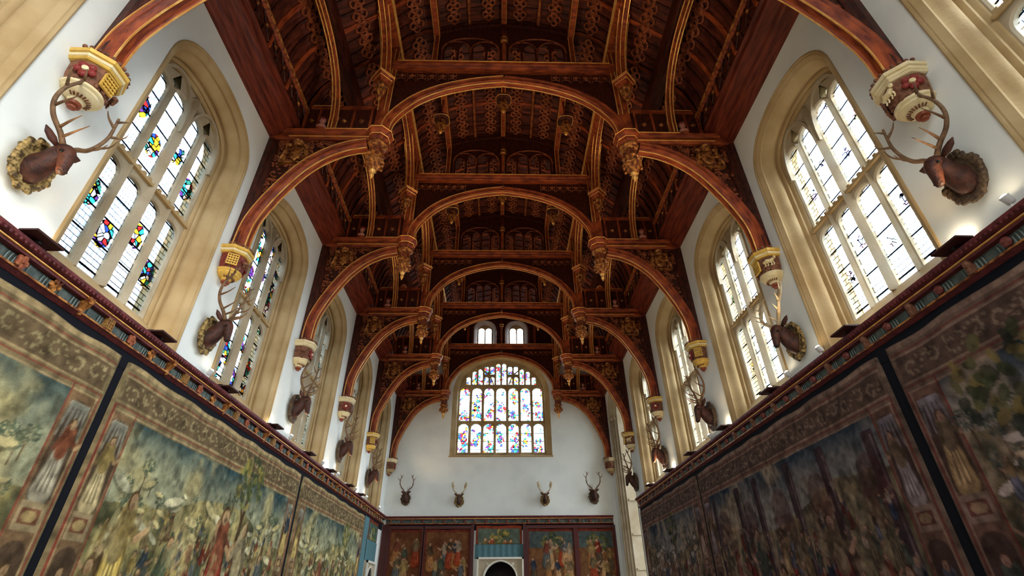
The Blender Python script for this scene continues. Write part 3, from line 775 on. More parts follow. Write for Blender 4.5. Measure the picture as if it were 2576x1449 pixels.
            for q in (-1, 1): mb.tube(archp(c0+q*hwid/2, hwid/2-.01, 15.95, 16.5), .022, 5)
            for k in range(5): xx = s*(a0+.005+k*(a1-a0-.08)/4+.02); mb.tube([(xx,-.05,15.2),(xx,-.05,16.0)], .018, 5)
            mb.build('tracery_moulding', CARVE, ut)
        else:
            mb = MB(); x = 2.10
            mb.box(*sorted((s*(x-.07), s*(x+.07))), -.10, .10, 15.18, 16.75); mb.build('upper_post', WOOD, root)
    # collar beam right across
    mb = MB(); pr = [(14.92,-.17),(14.97,-.20),(15.02,-.17),(15.08,-.22),(15.18,-.24),(15.18,.24),(15.08,.22),(15.02,.17),(14.97,.20),(14.92,.17)]
    mb.rings([[(x, yy, z) for z, yy in pr] for x in (-3.3, 3.3)]); cb_ = mb.build('collar_beam', WOOD, root)
    MB().box(-3.15, 3.15, -.255, -.235, 15.165, 15.19).build('gilt_edge', GOLD, cb_)
    # king post with a turned knob
    mb = MB(); mb.tube([(0,-.06,15.2),(0,-.06,17.45)], .05, 8); kp = mb.build('king_post', WOOD, root, smooth=True)
    MB().lathe([(.05,0),(.12,.02),(.13,.07),(.08,.10),(.12,.14),(.14,.19),(.09,.24),(.05,.27)], (0,-.06,16.45), 12).build('turned_knob', GILTW, kp, smooth=True)
    # curved top beam
    mb = MB(); path = [(x, 0, z-.14) for x, z in full]; 
    mb.sweep(path[::-1] if path[0][0] > path[-1][0] else path, (0,1,0), [(-.10,-.11),(.10,-.11),(.10,.11),(-.10,.11)]); mb.build('curved_top_beam', WOODD, root)
    return root
TL = ['carved oak hammerbeam roof truss nearest the viewer, only its two feet in view',
      'large carved oak roof truss just beyond the first pair of big windows',
      'second complete oak roof truss, framing the middle of the ceiling',
      'third complete oak roof truss, seen inside the second one',
      'fourth complete oak roof truss, framing the two small high windows',
      'oak roof truss set flat against the far white wall around the great window']
t1 = build_truss('hammerbeam_truss', TY[2], TL[1])
for k, i in ((1, 0), (3, 2), (4, 3), (5, 4)):
    t = copy_tree(t1); t.location = (0, TY[k]+.07, 0); t['label'] = TL[i]
t = build_truss('hammerbeam_truss', TY[6], TL[5], upper=False)
for t in [o for o in bpy.data.objects if o.name.startswith('hammerbeam_truss')]: t['group'] = 'hammerbeam trusses down the hall'

# ------------------------------------------------------------------ longitudinal arches between the posts and the side arches
ordn = ['nearest', 'second', 'third', 'fourth', 'farthest']
def long_arch(s, x, ya, yb, zs, za, w, h, name, label, grp, p=2.0):
    root = None
    ym = (ya+yb)/2; hl = (yb-ya)/2
    path = [(s*x, ym+hl*math.copysign(abs(math.cos(t))**(2/p), math.cos(t)), zs+(za-zs)*abs(math.sin(t))**(2/p)) for t in [PI*q/22 for q in range(23)]]
    path = path[::-1]                                     # from near foot to far foot
    pr = [(0,-w*.35),(.03,-w*.5),(-.03,-w*.62),(-.07,-w*.8),(-h*.6,-w*.8),(-h*.7,-w),(-h,-w),(-h,w),(-h*.7,w),(-h*.6,w*.8),(-.07,w*.8),(-.03,w*.62),(.03,w*.5),(0,w*.35)]
    mb = MB()
    # b vector: +/-x so that n points down into the opening
    mb.sweep(path, (-1,0,0), [(n, b_) for n, b_ in pr])
    root = mb.build(name, WOOD, smooth='auto')
    mb = MB()
    for n_, bb in ((.03,-w*.5),(.03,w*.5),(-h+.02,-w-.01),(-h+.02,w+.01)): mb.sweep(path, (-1,0,0), sq(n_, bb, .012))
    mb.build('gilt_edge', GOLD, root)
    tag(root, label, 'roof arch', grp)
    return root
for bi in range(1, 6):
    for s, sn in ((-1, 'left'), (1, 'right')):
        long_arch(s, 3.45, TY[bi]+.30, TY[bi+1]-.30, 14.18, 15.90, .14, .18, 'arcade_arch', '%s curved oak arch running lengthwise between the tall %s posts' % (ordn[bi-1], sn), 'lengthwise arches between the posts', 2.3)
        long_arch(s, 4.60, TY[bi]+.12, TY[bi+1]-.12, 12.2, 14.16, .085, .16, 'side_arch', '%s slender oak arch rising off the %s hammerbeams beside the sloping boards' % (ordn[bi-1], sn), 'slender arches over the hammerbeams', 2.4)
# pendants hanging from ridge and upper purlins in the middle of each bay
def roof_pendant(kind):
    root = empty('roof_pendant')
    mb = MB(); mb.tube([(0,0,.5),(0,0,-.42)], .04, 6); mb.build('stem', WOOD, root)
    mb = MB()
    for a in range(4):                                     # quatrefoil collar
        mb.lathe([(.02,-.42),(.16,-.44),(.18,-.48),(.16,-.53),(.02,-.55)], (.11*math.cos(a*PI/2+PI/4), .11*math.sin(a*PI/2+PI/4), 0), 12)
    c = mb.build('quatrefoil_collar', WOODD, root)
    mb = MB()
    pts = []
    for a in range(4):
        for t in np.linspace(-.95, .95, 7):
            an = a*PI/2+PI/4; pts.append((.11*math.cos(an)+.185*math.cos(an+t), .11*math.sin(an)+.185*math.sin(an+t), -.55))
    mb.tube(pts+[pts[0]], .014, 4); mb.build('gilt_edge', GOLD, c)
    mb = MB(); mb.lathe([(.10,-.55),(.12,-.62),(.09,-.70),(.17,-.78),(.18,-.86),(.13,-.95),(.07,-1.06),(.05,-1.10)], (0,0,0), 24, mod=lambda a, z: .14*math.cos(6*a))
    for q in range(6): mb.ball((.15*math.cos(q*PI/3), .15*math.sin(q*PI/3), -.90), .05, 6, (1,1,1.5))
    mb.build('carved_bowl', GILTW, root)
    MB().lathe([(.04,-1.08),(.07,-1.12),(.06,-1.17),(.01,-1.24)], (0,0,0), 10).build('knop', GOLD, root, smooth=True)
    return root
rp = roof_pendant(0); used = False
for bi in range(1, 6):
    ym = (TY[bi]+TY[bi+1])/2
    for x, z, ln in ((-2.12, 16.12, 'left'), (0, 17.22, 'middle'), (2.12, 16.12, 'right')):
        o = copy_tree(rp) if used else rp; used = True
        o.location = (x, ym, z)
        tag(o, '%s pendant of the %s row of three gilded drops hanging from the high ceiling' % (ln, ordn[bi-1]), 'pendant', 'pendants hanging from the high ceiling')
# small painted busts standing on the hammerbeams
def bust():
    root = empty('carved_bust')
    MB().lathe([(.10,0),(.13,.02),(.13,.06),(.09,.09)], (0,0,0), 8).build('plinth', WOOD, root)
    mb = MB(); mb.lathe([(.085,.08),(.14,.12),(.15,.18),(.10,.24),(.06,.27),(.055,.31),(.085,.34),(.10,.40),(.098,.46),(.07,.51),(.01,.53)], (0,0,0), 16, sx=1, sy=.8)
    mb.ball((0,-.095,.405), .022, 6, (1,1.2,1.5)); mb.build('head_and_shoulders', PINKC, root, smooth=True)
    mb = MB(); mb.lathe([(.105,.46),(.12,.47),(.12,.50),(.09,.55),(.01,.57)], (0,.01,0), 12, sy=.9); mb.build('cap', ROSE, root)
    for q in (-1, 1): MB().ball((q*.035,-.078,.43), .012, 6).build('eye', EYE, root)
    return root
b0 = bust(); used = False
for k in range(1, 7):
    for s, sn in ((-1, 'left'), (1, 'right')):
        if k == 1: continue
        o = copy_tree(b0) if used else b0; used = True
        o.location = (s*4.86, TY[k]-.05, 12.175); o.scale = (.9,)*3
        tag(o, 'small pinkish carved bust on the %s hammerbeam of the %s' % (sn, ['', 'first', 'large truss beyond the first windows', 'second complete truss', 'third complete truss', 'fourth complete truss', 'truss on the far wall'][k]), 'carved bust', 'busts standing on the hammerbeams')

# ------------------------------------------------------------------ corbels under the truss feet
def corbel(s, y, capm, friezem, bowlm, variant, label, ymax=9):
    c = (s*(HW+.02), 0, 0)
    root = empty('corbel', (s*HW, y, 7.46), label=label, cat='corbel', group='carved corbels under the truss feet')
    a0, a1 = (PI/2, 3*PI/2) if s > 0 else (-PI/2, PI/2)
    root.location.x = s*(HW-.13); root.location.y = y+.06; root.location.z = 7.36
    def L(mb, prof, seg=4, mod=None):
        mb.lathe(prof, (0,0,0), seg*2, a0, a0+2*PI, mod) if seg > 4 else mb.lathe(prof, (0,0,0), 8, PI/8, PI/8+2*PI)
        mb.v = [(s*min(s*x, .128), min(y_, ymax), z) for x, y_, z in mb.v]; return mb
    mb = L(MB(), [(.26,.67),(.33,.685),(.35,.71),(.36,.775),(.39,.79),(.395,.85),(.25,.87)]); cap = mb.build('octagonal_cap', capm, root)
    mb = L(MB(), [(.34,.715),(.362,.725),(.372,.765),(.35,.775)]); mb.build('cream_band', CREAM if capm is not STONE else STONEL, cap)
    mb = MB()
    for q in range(13):
        a = lerp(a0+.12, a1-.12, q/12); mb.ball((.355*math.cos(a), .355*math.sin(a), .89), .034, 7)
    mb.build('crest_of_balls', BROWNC, cap)
    mb = L(MB(), [(.18,.31),(.25,.34),(.275,.46),(.29,.68)], 8)
    fr = mb.build('carved_frieze', friezem, root)
    for q in range(3):                                    # rose, portcullis, beast
        a = a0+PI*(q*2+1)/6; M = Matrix.Translation((.278*math.cos(a), .278*math.sin(a), .51)) @ Matrix.Rotation(a, 4, 'Z') @ Matrix.Rotation(PI/2, 4, 'Y')
        kind = (variant+q) % 3; mb = MB()
        if kind == 0:
            for k in range(5): mb.ball((.085*math.cos(k*1.2566), .085*math.sin(k*1.2566), .01), .06, 8, (1,1,.6))
            mb.tf(M); r = mb.build('rose', ROSE, fr)
            MB().lathe([(.045,.02),(.04,.055),(.005,.065)], (0,0,0), 10).tf(M).build('rose_centre', CREAM, fr)
        elif kind == 1:
            for k in range(5): mb.box(-.12, .12, -.10+k*.05-.012, -.10+k*.05+.012, 0, .03); mb.box(-.12+k*.06-.012, -.12+k*.06+.012, -.11, .11, .01, .045)
            mb.tf(M); mb.build('portcullis', GOLDPAINT if capm is GOLDPAINT else BROWNC, fr)
        else:
            mb.tube([(0,-.11,.03),(-.03,-.04,.05),(-.02,.05,.05),(-.06,.10,.06)], [.03,.05,.045,.03], 6); mb.ball((-.08,.13,.07), .035, 6)
            for yy in (-.08,-.03,.04,.09): mb.tube([(0,yy,.04),(.06,yy+.01,.04),(.09,yy-.01,.04)], .014, 4)
            mb.tf(M); mb.build('beast', CREAM if s > 0 else BROWNC, fr)
    mb = MB()
    rr = random.Random(int(y*10)+s)
    for q in range(30):
        a = lerp(a0+.15, a1-.15, rr.random()); mb.ball((.255*math.cos(a), .255*math.sin(a), rr.uniform(.34,.64)), rr.uniform(.02,.045), 5)
    mb.build('leaf_carving', BROWNC, fr)
    mb = L(MB(), [(.07,.10),(.09,.12),(.10,.16),(.17,.185),(.23,.235),(.235,.26),(.265,.285),(.265,.325),(.21,.34)], 14)
    bw = mb.build('fluted_bowl', bowlm, root, smooth='auto')
    mb = MB()
    for q in range(11):
        a = a0+PI*(q+.5)/11; mb.tube([(.115*math.cos(a), .115*math.sin(a), .158),(.165*math.cos(a), .165*math.sin(a), .178)], .012, 4)
    mb.build('flutes', BROWNC, bw)
    L(MB(), [(.01,0),(.05,.01),(.055,.04),(.035,.05),(.085,.06),(.09,.10),(.07,.13)], 10).build('knop', KNOB, root, smooth='auto')
    return root
names = ['cream and gold corbel with a red rose', 'bright gold corbel with a maroon band', 'cream corbel with a brown band', 'gold corbel with a dark face-like band', 'gold corbel with a brown band', 'small stone-coloured corbel']
where = ['nearest the viewer', 'between the first two big windows', 'beyond the second window', 'beyond the third window', 'beyond the fourth window', 'in the far corner of the hall']
for s, sn in ((-1, 'left'), (1, 'right')):
    for k in range(6):
        if s < 0: cm, fm, bm = [(GOLDPAINT, BROWNC, CREAM), (GOLDPAINT, MAROON, GOLDPAINT), (CREAM, BROWNC, CREAM), (CREAM, BROWNC, CREAM), (GOLDPAINT, BROWNC, GOLDPAINT), (CREAM, BROWNC, STONE)][k]
        else: cm, fm, bm = [(CREAM, BROWNC, CREAM), (GOLDPAINT, BROWNC, CREAM), (GOLDPAINT, BROWNC, GOLDPAINT), (GOLDPAINT, BROWNC, CREAM), (GOLDPAINT, BROWNC, CREAM), (STONE, BROWNC, STONE)][k]
        col_ = {id(GOLDPAINT): 'gold', id(CREAM): 'cream', id(STONE): 'stone-coloured'}
        corbel(s, TY[k+1]-(.25 if k == 5 else 0), cm, fm, bm, [0,1,2,0,1,2][k] if s < 0 else [1,0,2,1,0,2][k], '%s corbel with %s band on the %s wall, %s' % (col_[id(cm)], 'maroon' if fm is MAROON else 'brown', sn, where[k]), .22 if k == 5 else 9)

# ================================================================== CORNICE, TAPESTRIES
def boss_meshes():
    out = []
    mb = MB()                                              # gilded portcullis block
    mb.box(-.085,.085,0,.10,-.10,.10)
    for k in range(4): mb.box(-.08+k*.053-.008,-.08+k*.053+.008,.10,.125,-.10,.10); mb.box(-.09,.09,.10,.12,-.08+k*.053-.008,-.08+k*.053+.008)
    out.append((mb, mat('dull_gilding', (.42,.22,.06), .45, .2, col2=(.20,.09,.03), nscale=20)))
    mb = MB()                                              # red rose
    for k in range(5): mb.ball((.065*math.cos(k*1.2566), .09, .065*math.sin(k*1.2566)), .055, 7, (1,.7,1))
    mb.ball((0,.12,0), .035, 6); mb.box(-.03,.03,0,.09,-.03,.03); out.append((mb, mat('red_gilt', (.22,.04,.025), .45, .1, col2=(.36,.13,.05), nscale=20)))
    mb = MB()                                              # gilt leaf cross
    for k in range(4): mb.ball((.07*math.cos(k*PI/2), .09, .07*math.sin(k*PI/2)), .05, 6, (1,.7,1))
    mb.tube([(-.09,.10,-.09),(0,.12,0),(.09,.10,.09)], .02, 5); mb.box(-.03,.03,0,.08,-.03,.03); out.append((mb, GILTW))
    mb = MB()                                              # scrolled console
    mb.rings([[(x, y, z) for y, z in ((0,-.14),(.06,-.14),(.08,-.06),(.16,.02),(.20,.10),(.20,.15),(0,.15))] for x in (-.06,.06)])
    mb.ball((0,.17,.08), .06, 7, (1.1,1,1)); mb.ball((0,.06,-.13), .05, 6, (1.1,1,1)); out.append((mb, GILTW))
    return [(mesh_of(m_, 'boss', mm_), ) for m_, mm_ in out]
BM = boss_meshes(); BMD = [(mesh_of(MB().join(MB().box(-.05,.05,0,.13,-.12,.12)).ball((0,.12,.04), .06, 6), 'boss', BROWNC),), (mesh_of(MB().ball((0,.08,0), .085, 8, (1,.8,1)).ball((0,.15,0), .03, 6), 'boss', mat('dull_red', (.16,.04,.03), .5)),)]
CN = 0
def cornice(name, length, M, side):
    """local: x along, y into the room, z up; wall face at y=0"""
    root = MB().rings([[(x, y, z) for y, z in ((0,5.34),(.10,5.34),(.13,5.37),(.17,5.39),(.20,5.42),(.20,5.46),(0,5.46))] for x in (0, length)]).build(name, CORN)
    root.matrix_world = M; tag(root, kind='structure')
    b = MB(); x = .04                                       # beaded leaf moulding
    while x < length-.03: b.ball((x, .185, 5.405), .028, 5, (1,.8,1.1)); x += .075
    b.build('beaded_moulding', CORN, root)
    MB().box(0, length, .125, .15, 5.335, 5.35).build('gilt_fillet', GOLD, root)
    MB().box(0, length, 0, .125, 5.30, 5.335).build('upper_rail', CORN, root)
    MB().box(0, length, 0, .035, 5.12, 5.30).build('frieze', FRIEZE, root)
    fl_ = MB(); x = .1; 
    while x < length-.1:
        j = (x/.54) % 1
        if .16 < j < .84:
            if abs(j-.5) < .06: 
                fl_.tube([(x+.045*math.cos(t), .045, 5.21+.05*math.sin(t)) for t in [2*PI*q/8 for q in range(9)]], .011, 4)
            else: fl_.tube([(x,.045,5.15),(x,.055,5.24),(x+.018,.045,5.275)], .010, 4)
        x += .054
    fl_.build('frieze_fluting', FRIEZEL, root)
    MB().rings([[(x, y, z) for y, z in ((0,5.06),(.03,5.06),(.10,5.10),(.10,5.125),(0,5.14))] for x in (0, length)]).build('lower_rail', CORN, root)
    MB().box(0, length, .10, .115, 5.10, 5.125).build('gilt_fillet', GILTW, root)
    MB().box(0, length, -.01, .02, 4.80, 5.07).build('backing_cloth', NAVY, root)
    n = int(length/.54); i = 0
    for k in range(n):
        x = .27+k*.54
        t = (3,0,1,2)[k % 4] if side != 0 else (3,2)[k % 2]
        o = link('boss', BM[t][0] if side < 0 else BMD[k % 2][0], root); o.location = (x, .03, 5.215); o.scale = (.8, .8, .85)
    return root
def wallM(side, y0=0, z0=0, inset=0):
    """local x along +Y, y into room"""
    return Matrix(((0, -side, 0, side*(HW-inset)), (1, 0, 0, y0), (0, 0, 1, z0), (0, 0, 0, 1)))
cornice('trim_20', Y1+0-1.6, wallM(-1, 1.6), -1)
cornice('trim_21', 23.25-1.6, wallM(1, 1.6), 1)
cornice('trim_22', 11.75, Matrix(((1,0,0,-5.9),(0,-1,0,Y1),(0,0,1,-.02),(0,0,0,1))), 0)

for s_, ye in ((-1, 24.6), (1, 23.3)):
    trim(MB().box(*sorted((s_*(HW-.012), s_*(HW+.01))), -1.0, ye, 0, 5.0), NAVY)
# ---- painted woven hangings: colours held per vertex on a fine grid (the woven picture itself)
def vmat(name, weave=60):
    m = bpy.data.materials.new(name); m.use_nodes = True; t = m.node_tree; b = t.nodes['Principled BSDF']; b.inputs['Roughness'].default_value = .95
    b.inputs['Specular IOR Level'].default_value = .1
    a = N(t, 'ShaderNodeVertexColor', layer_name='weave'); c = N(t, 'ShaderNodeTexCoord')
    n = N(t, 'ShaderNodeTexNoise'); n.inputs['Scale'].default_value = weave; n.inputs['Detail'].default_value = 2; t.links.new(c.outputs['Object'], n.inputs['Vector'])
    n2 = N(t, 'ShaderNodeTexNoise'); n2.inputs['Scale'].default_value = 5; n2.inputs['Detail'].default_value = 6; t.links.new(c.outputs['Object'], n2.inputs['Vector'])
    ad = N(t, 'ShaderNodeMath', operation='ADD'); t.links.new(n.outputs[0], ad.inputs[0]); t.links.new(n2.outputs[0], ad.inputs[1])
    mr_ = N(t, 'ShaderNodeMapRange'); mr_.inputs[1].default_value = .6; mr_.inputs[2].default_value = 1.4; mr_.inputs[3].default_value = .74; mr_.inputs[4].default_value = 1.28
    t.links.new(ad.outputs[0], mr_.inputs[0])
    x = N(t, 'ShaderNodeVectorMath', operation='SCALE'); t.links.new(a.outputs['Color'], x.inputs[0]); t.links.new(mr_.outputs[0], x.inputs['Scale'])
    t.links.new(x.outputs[0], b.inputs['Base Color'])
    return m
TAPM = vmat('woven_wool')
def vnoise(X, Z, sc, seed):
    """smooth value noise"""
    rs = np.random.RandomState(seed); G = rs.rand(64, 64)
    x = X*sc; z = Z*sc; xi = np.floor(x).astype(int); zi = np.floor(z).astype(int); fx = x-xi; fz = z-zi
    fx = fx*fx*(3-2*fx); fz = fz*fz*(3-2*fz)
    g = lambda a, b: G[a % 64, b % 64]
    return (g(xi,zi)*(1-fx)+g(xi+1,zi)*fx)*(1-fz)+(g(xi,zi+1)*(1-fx)+g(xi+1,zi+1)*fx)*fz
def fbm(X, Z, sc, seed): return (vnoise(X,Z,sc,seed)+.5*vnoise(X,Z,sc*2.1,seed+1)+.25*vnoise(X,Z,sc*4.3,seed+2))/1.75
class Canvas:
    def __init__(s, w, h, res):
        s.nx = int(w/res)+1; s.nz = int(h/res)+1; x = np.linspace(0, w, s.nx); z = np.linspace(0, h, s.nz)
        s.X, s.Z = np.meshgrid(x, z, indexing='ij'); s.C = np.zeros((s.nx, s.nz, 3)); s.w = w; s.h = h
    def put(s, mask, col, a=1.0):
        m = (np.clip(mask, 0, 1)*a)[..., None] if mask.dtype != bool else (mask.astype(float)*a)[..., None]
        s.C = s.C*(1-m)+np.array(col)*m
    def ell(s, cx, cz, rx, rz, col, a=1.0, rot=0):
        dx = s.X-cx; dz = s.Z-cz; c, sn = math.cos(rot), math.sin(rot); u = (dx*c+dz*sn)/rx; v = (-dx*sn+dz*c)/rz
        s.put(np.clip((1.15-(u*u+v*v))*4, 0, 1), col, a)
    def rect(s, x0, x1, z0, z1, col, a=1.0): s.put((s.X >= x0) & (s.X <= x1) & (s.Z >= z0) & (s.Z <= z1), col, a)
    def seg(s, x0, z0, x1, z1, r0, r1, col, a=1.0):
        dx, dz = x1-x0, z1-z0; L = dx*dx+dz*dz+1e-9; t = np.clip(((s.X-x0)*dx+(s.Z-z0)*dz)/L, 0, 1)
        d = np.hypot(s.X-x0-t*dx, s.Z-z0-t*dz); r = r0+(r1-r0)*t; s.put(np.clip((r-d)/.02+.5, 0, 1), col, a)
ROBES = [(.24,.06,.04),(.07,.095,.13),(.42,.34,.16),(.20,.18,.11),(.36,.32,.24),(.12,.15,.11),(.26,.11,.07),(.17,.19,.21),(.30,.24,.12),(.14,.10,.06),(.24,.20,.12)]
def figure(c, x, z, h, rr, robe=None, seated=False):
    robe = robe or rr.choice(ROBES); r2 = rr.choice(ROBES); lean = rr.uniform(-.06,.06)*h; w = .15*h
    dk = tuple(q*.45 for q in robe)
    if not seated:
        c.seg(x, z+.04*h, x+lean*.5, z+.55*h, w*1.25, w*.75, dk)
        c.seg(x, z+.05*h, x+lean*.5, z+.55*h, w*1.1, w*.62, robe)
        for k in (-.6, -.1, .45): c.seg(x+k*w, z+.05*h, x+lean*.5+k*w*.5, z+.5*h, .02*h, .012*h, dk, .7); c.seg(x+(k+.25)*w, z+.07*h, x+lean*.5+(k+.25)*w*.5, z+.5*h, .018*h, .01*h, tuple(min(1,q*1.7+.05) for q in robe), .6)
    c.seg(x+lean*.5, z+.52*h, x+lean, z+.78*h, w*.62, w*.72, r2)
    sg = rr.choice((-1,1)); c.seg(x+lean, z+.76*h, x+lean+sg*.2*h, z+.62*h, .045*h, .035*h, tuple(q*.8 for q in r2)); c.seg(x+lean+sg*.2*h, z+.62*h, x+lean+sg*.30*h, z+.70*h, .032*h, .024*h, (.46,.33,.22))
    c.seg(x+lean-sg*.05*h, z+.76*h, x+lean-sg*.14*h, z+.55*h, .045*h, .03*h, tuple(q*.6 for q in r2))
    c.ell(x+lean, z+.885*h, .062*h, .075*h, (.14,.09,.05)); c.ell(x+lean+sg*.012*h, z+.875*h, .048*h, .062*h, (.44,.32,.22)); c.ell(x+lean+sg*.02*h, z+.845*h, .03*h, .03*h, (.22,.14,.09), .6)
def tree(c, x, z, h, rr, cols=((.10,.13,.06),(.30,.27,.10),(.20,.22,.10),(.07,.09,.06))):
    c.seg(x, z, x+.04*h, z+.6*h, .04*h, .02*h, (.12,.08,.05)); c.seg(x+.02*h, z+.35*h, x-.12*h, z+.62*h, .02*h, .012*h, (.12,.08,.05))
    for k in range(60):
        a = rr.uniform(0, 2*PI); r = rr.random()**.5; c.ell(x+.04*h+.30*h*r*math.cos(a), z+.74*h+.26*h*r*math.sin(a), rr.uniform(.03,.06)*h, rr.uniform(.02,.045)*h, rr.choice(cols), .85, rr.uniform(0,3))
def scroll_band(c, x0, x1, zc, r, col, rr, vertical=False):
    n = max(1, int((x1-x0)/(r*2.5)))
    for k in range(n):
        q = x0+(k+.5)*(x1-x0)/n; sg = 1 if k % 2 else -1
        for t in range(10):
            a = t*.6; R = r*(1-t/13)
            u, v = q+sg*R*math.cos(a)*1.2, zc+sg*R*math.sin(a)
            if vertical: c.ell(v, u, r*.17, r*.17, col, .8)
            else: c.ell(u, v, r*.17, r*.17, col, .8)
        for t in range(3):
            u, v = q+rr.uniform(-1.3,1.3)*r, zc+rr.uniform(-.9,.9)*r
            if vertical: u, v = v, u
            c.ell(u, v, r*.28, r*.14, tuple(min(1, y*1.15) for y in col), .7, rr.uniform(0,3))
def paint_big(w, h, seed, scene='land', res=.024, tabs=None, warm=1.0):
    c = Canvas(w, h, res); rr = random.Random(seed); X, Z = c.X, c.Z
    # outer border ground
    n1 = fbm(X, Z, 3, seed)[..., None]
    c.C[:] = np.array((.20,.165,.115))*(1-n1)+np.array((.30,.25,.165))*n1
    bw = .62; tb = .78; col_l = (.42,.34,.23); red = (.26,.085,.065); dk = (.11,.08,.06)
    # top band with scrolls
    for zz, t_, cc in ((h-.05,.03,col_l),(h-.16,.014,red),(h-.21,.014,col_l),(h-.62,.014,col_l),(h-.67,.018,red),(h-.745,.014,col_l)): c.rect(.03, w-.03, zz-t_, zz+t_, cc, .85)
    c.rect(.1, w-.1, h-.60, h-.23, (.16,.12,.085), .8); scroll_band(c, .15, w-.15, h-.415, .15, (.34,.30,.20), rr)
    # side pilaster borders with niches
    for x0, x1 in ((.04, bw), (w-bw, w-.04)):
        c.rect(x0, x1, .0, h-tb, (.22,.15,.10), .9); c.rect(x0, x0+.035, 0, h-tb+.1, red); c.rect(x1-.035, x1, 0, h-tb+.1, red); c.rect(x0+.05, x0+.065, 0, h-tb, col_l, .7); c.rect(x1-.065, x1-.05, 0, h-tb, col_l, .7)
        xm = (x0+x1)/2; z = h-tb-.06; k = 0
        while z > .3:
            hh = 1.30 if k % 2 == 0 else .36
            if k % 2 == 0:
                c.rect(x0+.09, x1-.09, z-hh, z-.2, dk); c.ell(xm, z-.2, (x1-x0)/2-.09, .16, dk)
                if k == 0:
                    for q in range(-2, 3): c.ell(xm+q*.07, z-.10, .05, .05, (.36,.36,.34)); c.seg(xm+q*.075, z-.12, xm+q*.10, z-.55, .035, .012, (.30,.31,.30), .8)
                figure(c, xm, z-hh+.02, 1.05, rr, robe=rr.choice([(.50,.40,.20),(.36,.34,.30),(.46,.40,.28)]))
            else:
                c.rect(x0+.09, x1-.09, z-hh, z, (.34,.28,.20)); c.rect(x0+.14, x1-.14, z-hh+.08, z-.08, (.20,.10,.07)); c.ell(xm, z-hh/2, .12, .07, (.38,.30,.18))
            z -= hh+.05; k += 1
    # picture
    px0, px1, pz1 = bw, w-bw, h-tb; m = (X > px0) & (X < px1) & (Z < pz1)
    sky1, sky2 = np.array((.05,.095,.12)), np.array((.34,.36,.29)); t = np.clip((pz1-Z)/.75+.1+(fbm(X,Z,1.3,seed+5)-.5)*1.0, 0, 1)[..., None]
    sky = sky1*(1-t)+sky2*t
    cl = np.clip((fbm(X, Z, 1.4, seed+9)-.50)*5, 0, 1)[..., None]; sky = sky*(1-cl)+np.array((.42,.39,.26))*cl
    land_h = pz1-.95+.30*np.sin(X*.9+seed)+.25*(fbm(X, X*0, .9, seed+3)-.5)
    lw = np.clip(fbm(X, Z, 2.2, seed+20)*1.8-.45, 0, 1)[..., None]; l2 = np.clip(fbm(X, Z, 5.5, seed+30)*2.4-.8, 0, 1)[..., None]
    land = np.array((.12,.125,.07))*(1-lw)+np.array((.55,.48,.27))*lw; land = land*(1-.45*l2)+np.array((.10,.12,.10))*.45*l2
    img = np.where((Z < land_h)[..., None], land, sky)
    c.C = np.where(m[..., None], img, c.C)
    if scene == 'land':
        for k in range(34):
            x = rr.uniform(px0+.1, px1-.1); z = pz1-rr.uniform(.85, 1.8); tree(c, x, z, rr.uniform(.25,.6), rr, ((.08,.12,.10),(.13,.17,.13),(.20,.22,.16)))
        for k in range(60):                                 # pale rocks and houses
            x = rr.uniform(px0+.2, px1-.2); z = pz1-rr.uniform(.8,2.3); q = rr.uniform(-.5,.5); w_ = rr.uniform(.08,.28)
            c.ell(x, z-.03, w_*1.05, w_*.42, (.13,.14,.10), .7, q); c.ell(x, z, w_, w_*.30, rr.choice([(.70,.68,.55),(.62,.56,.36),(.50,.50,.42)]), .85, q)
    else:
        for k in range(6):                                   # columns, drapery
            x = lerp(px0+.3, px1-.3, k/5)+rr.uniform(-.15,.15); c.rect(x-.14, x+.14, 0, pz1-rr.uniform(0,.2), (.10,.075,.075)); c.rect(x-.11, x-.04, 0, pz1-.25, (.24,.20,.18), .7)
        for k in range(5):
            x = lerp(px0+.5, px1-.7, k/4); c.ell(x, pz1-.9, .35, .42, (.12,.05,.045), .55); c.rect(x-.4, x+.4, pz1-1.6, pz1-1.0, (.13,.06,.05), .4)
    # crowd far to near
    for row, (hh, n) in enumerate(((.42, int(w*3.2)), (.70, int(w*3.0)), (1.0, int(w*2.2)), (1.45, int(w*1.4)))):
        for k in range(n):
            x = px0+.2+(px1-px0-.4)*(k+rr.random())/n; zb = pz1-1.25-hh-row*.33+rr.uniform(-.22,.22)
            figure(c, x, zb, hh*rr.uniform(.85,1.15), rr)
    # big foreground figures and trees
    fig = tabs or []
    for f in fig:
        if f[0] == 'tree': tree(c, f[1], f[2], f[3], rr)
        else: figure(c, f[1], f[2], f[3], rr, f[4])
    nn = fbm(X, Z, 9, seed+40)[..., None]; n3 = fbm(X*1.0, Z*.55, 5.0, seed+50)[..., None]; pic = m[..., None]
    dab = np.clip((n3-.60)*9, 0, 1)*np.where(Z < land_h, 1, .25)[..., None]*pic; c.C = c.C*(1-.38*dab)+np.array((.56,.50,.33))*.38*dab
    dab = np.clip((.36-n3)*9, 0, 1)*pic; c.C = c.C*(1-.5*dab)+np.array((.05,.055,.04))*.5*dab
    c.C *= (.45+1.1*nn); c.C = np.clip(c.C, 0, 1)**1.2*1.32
    return c
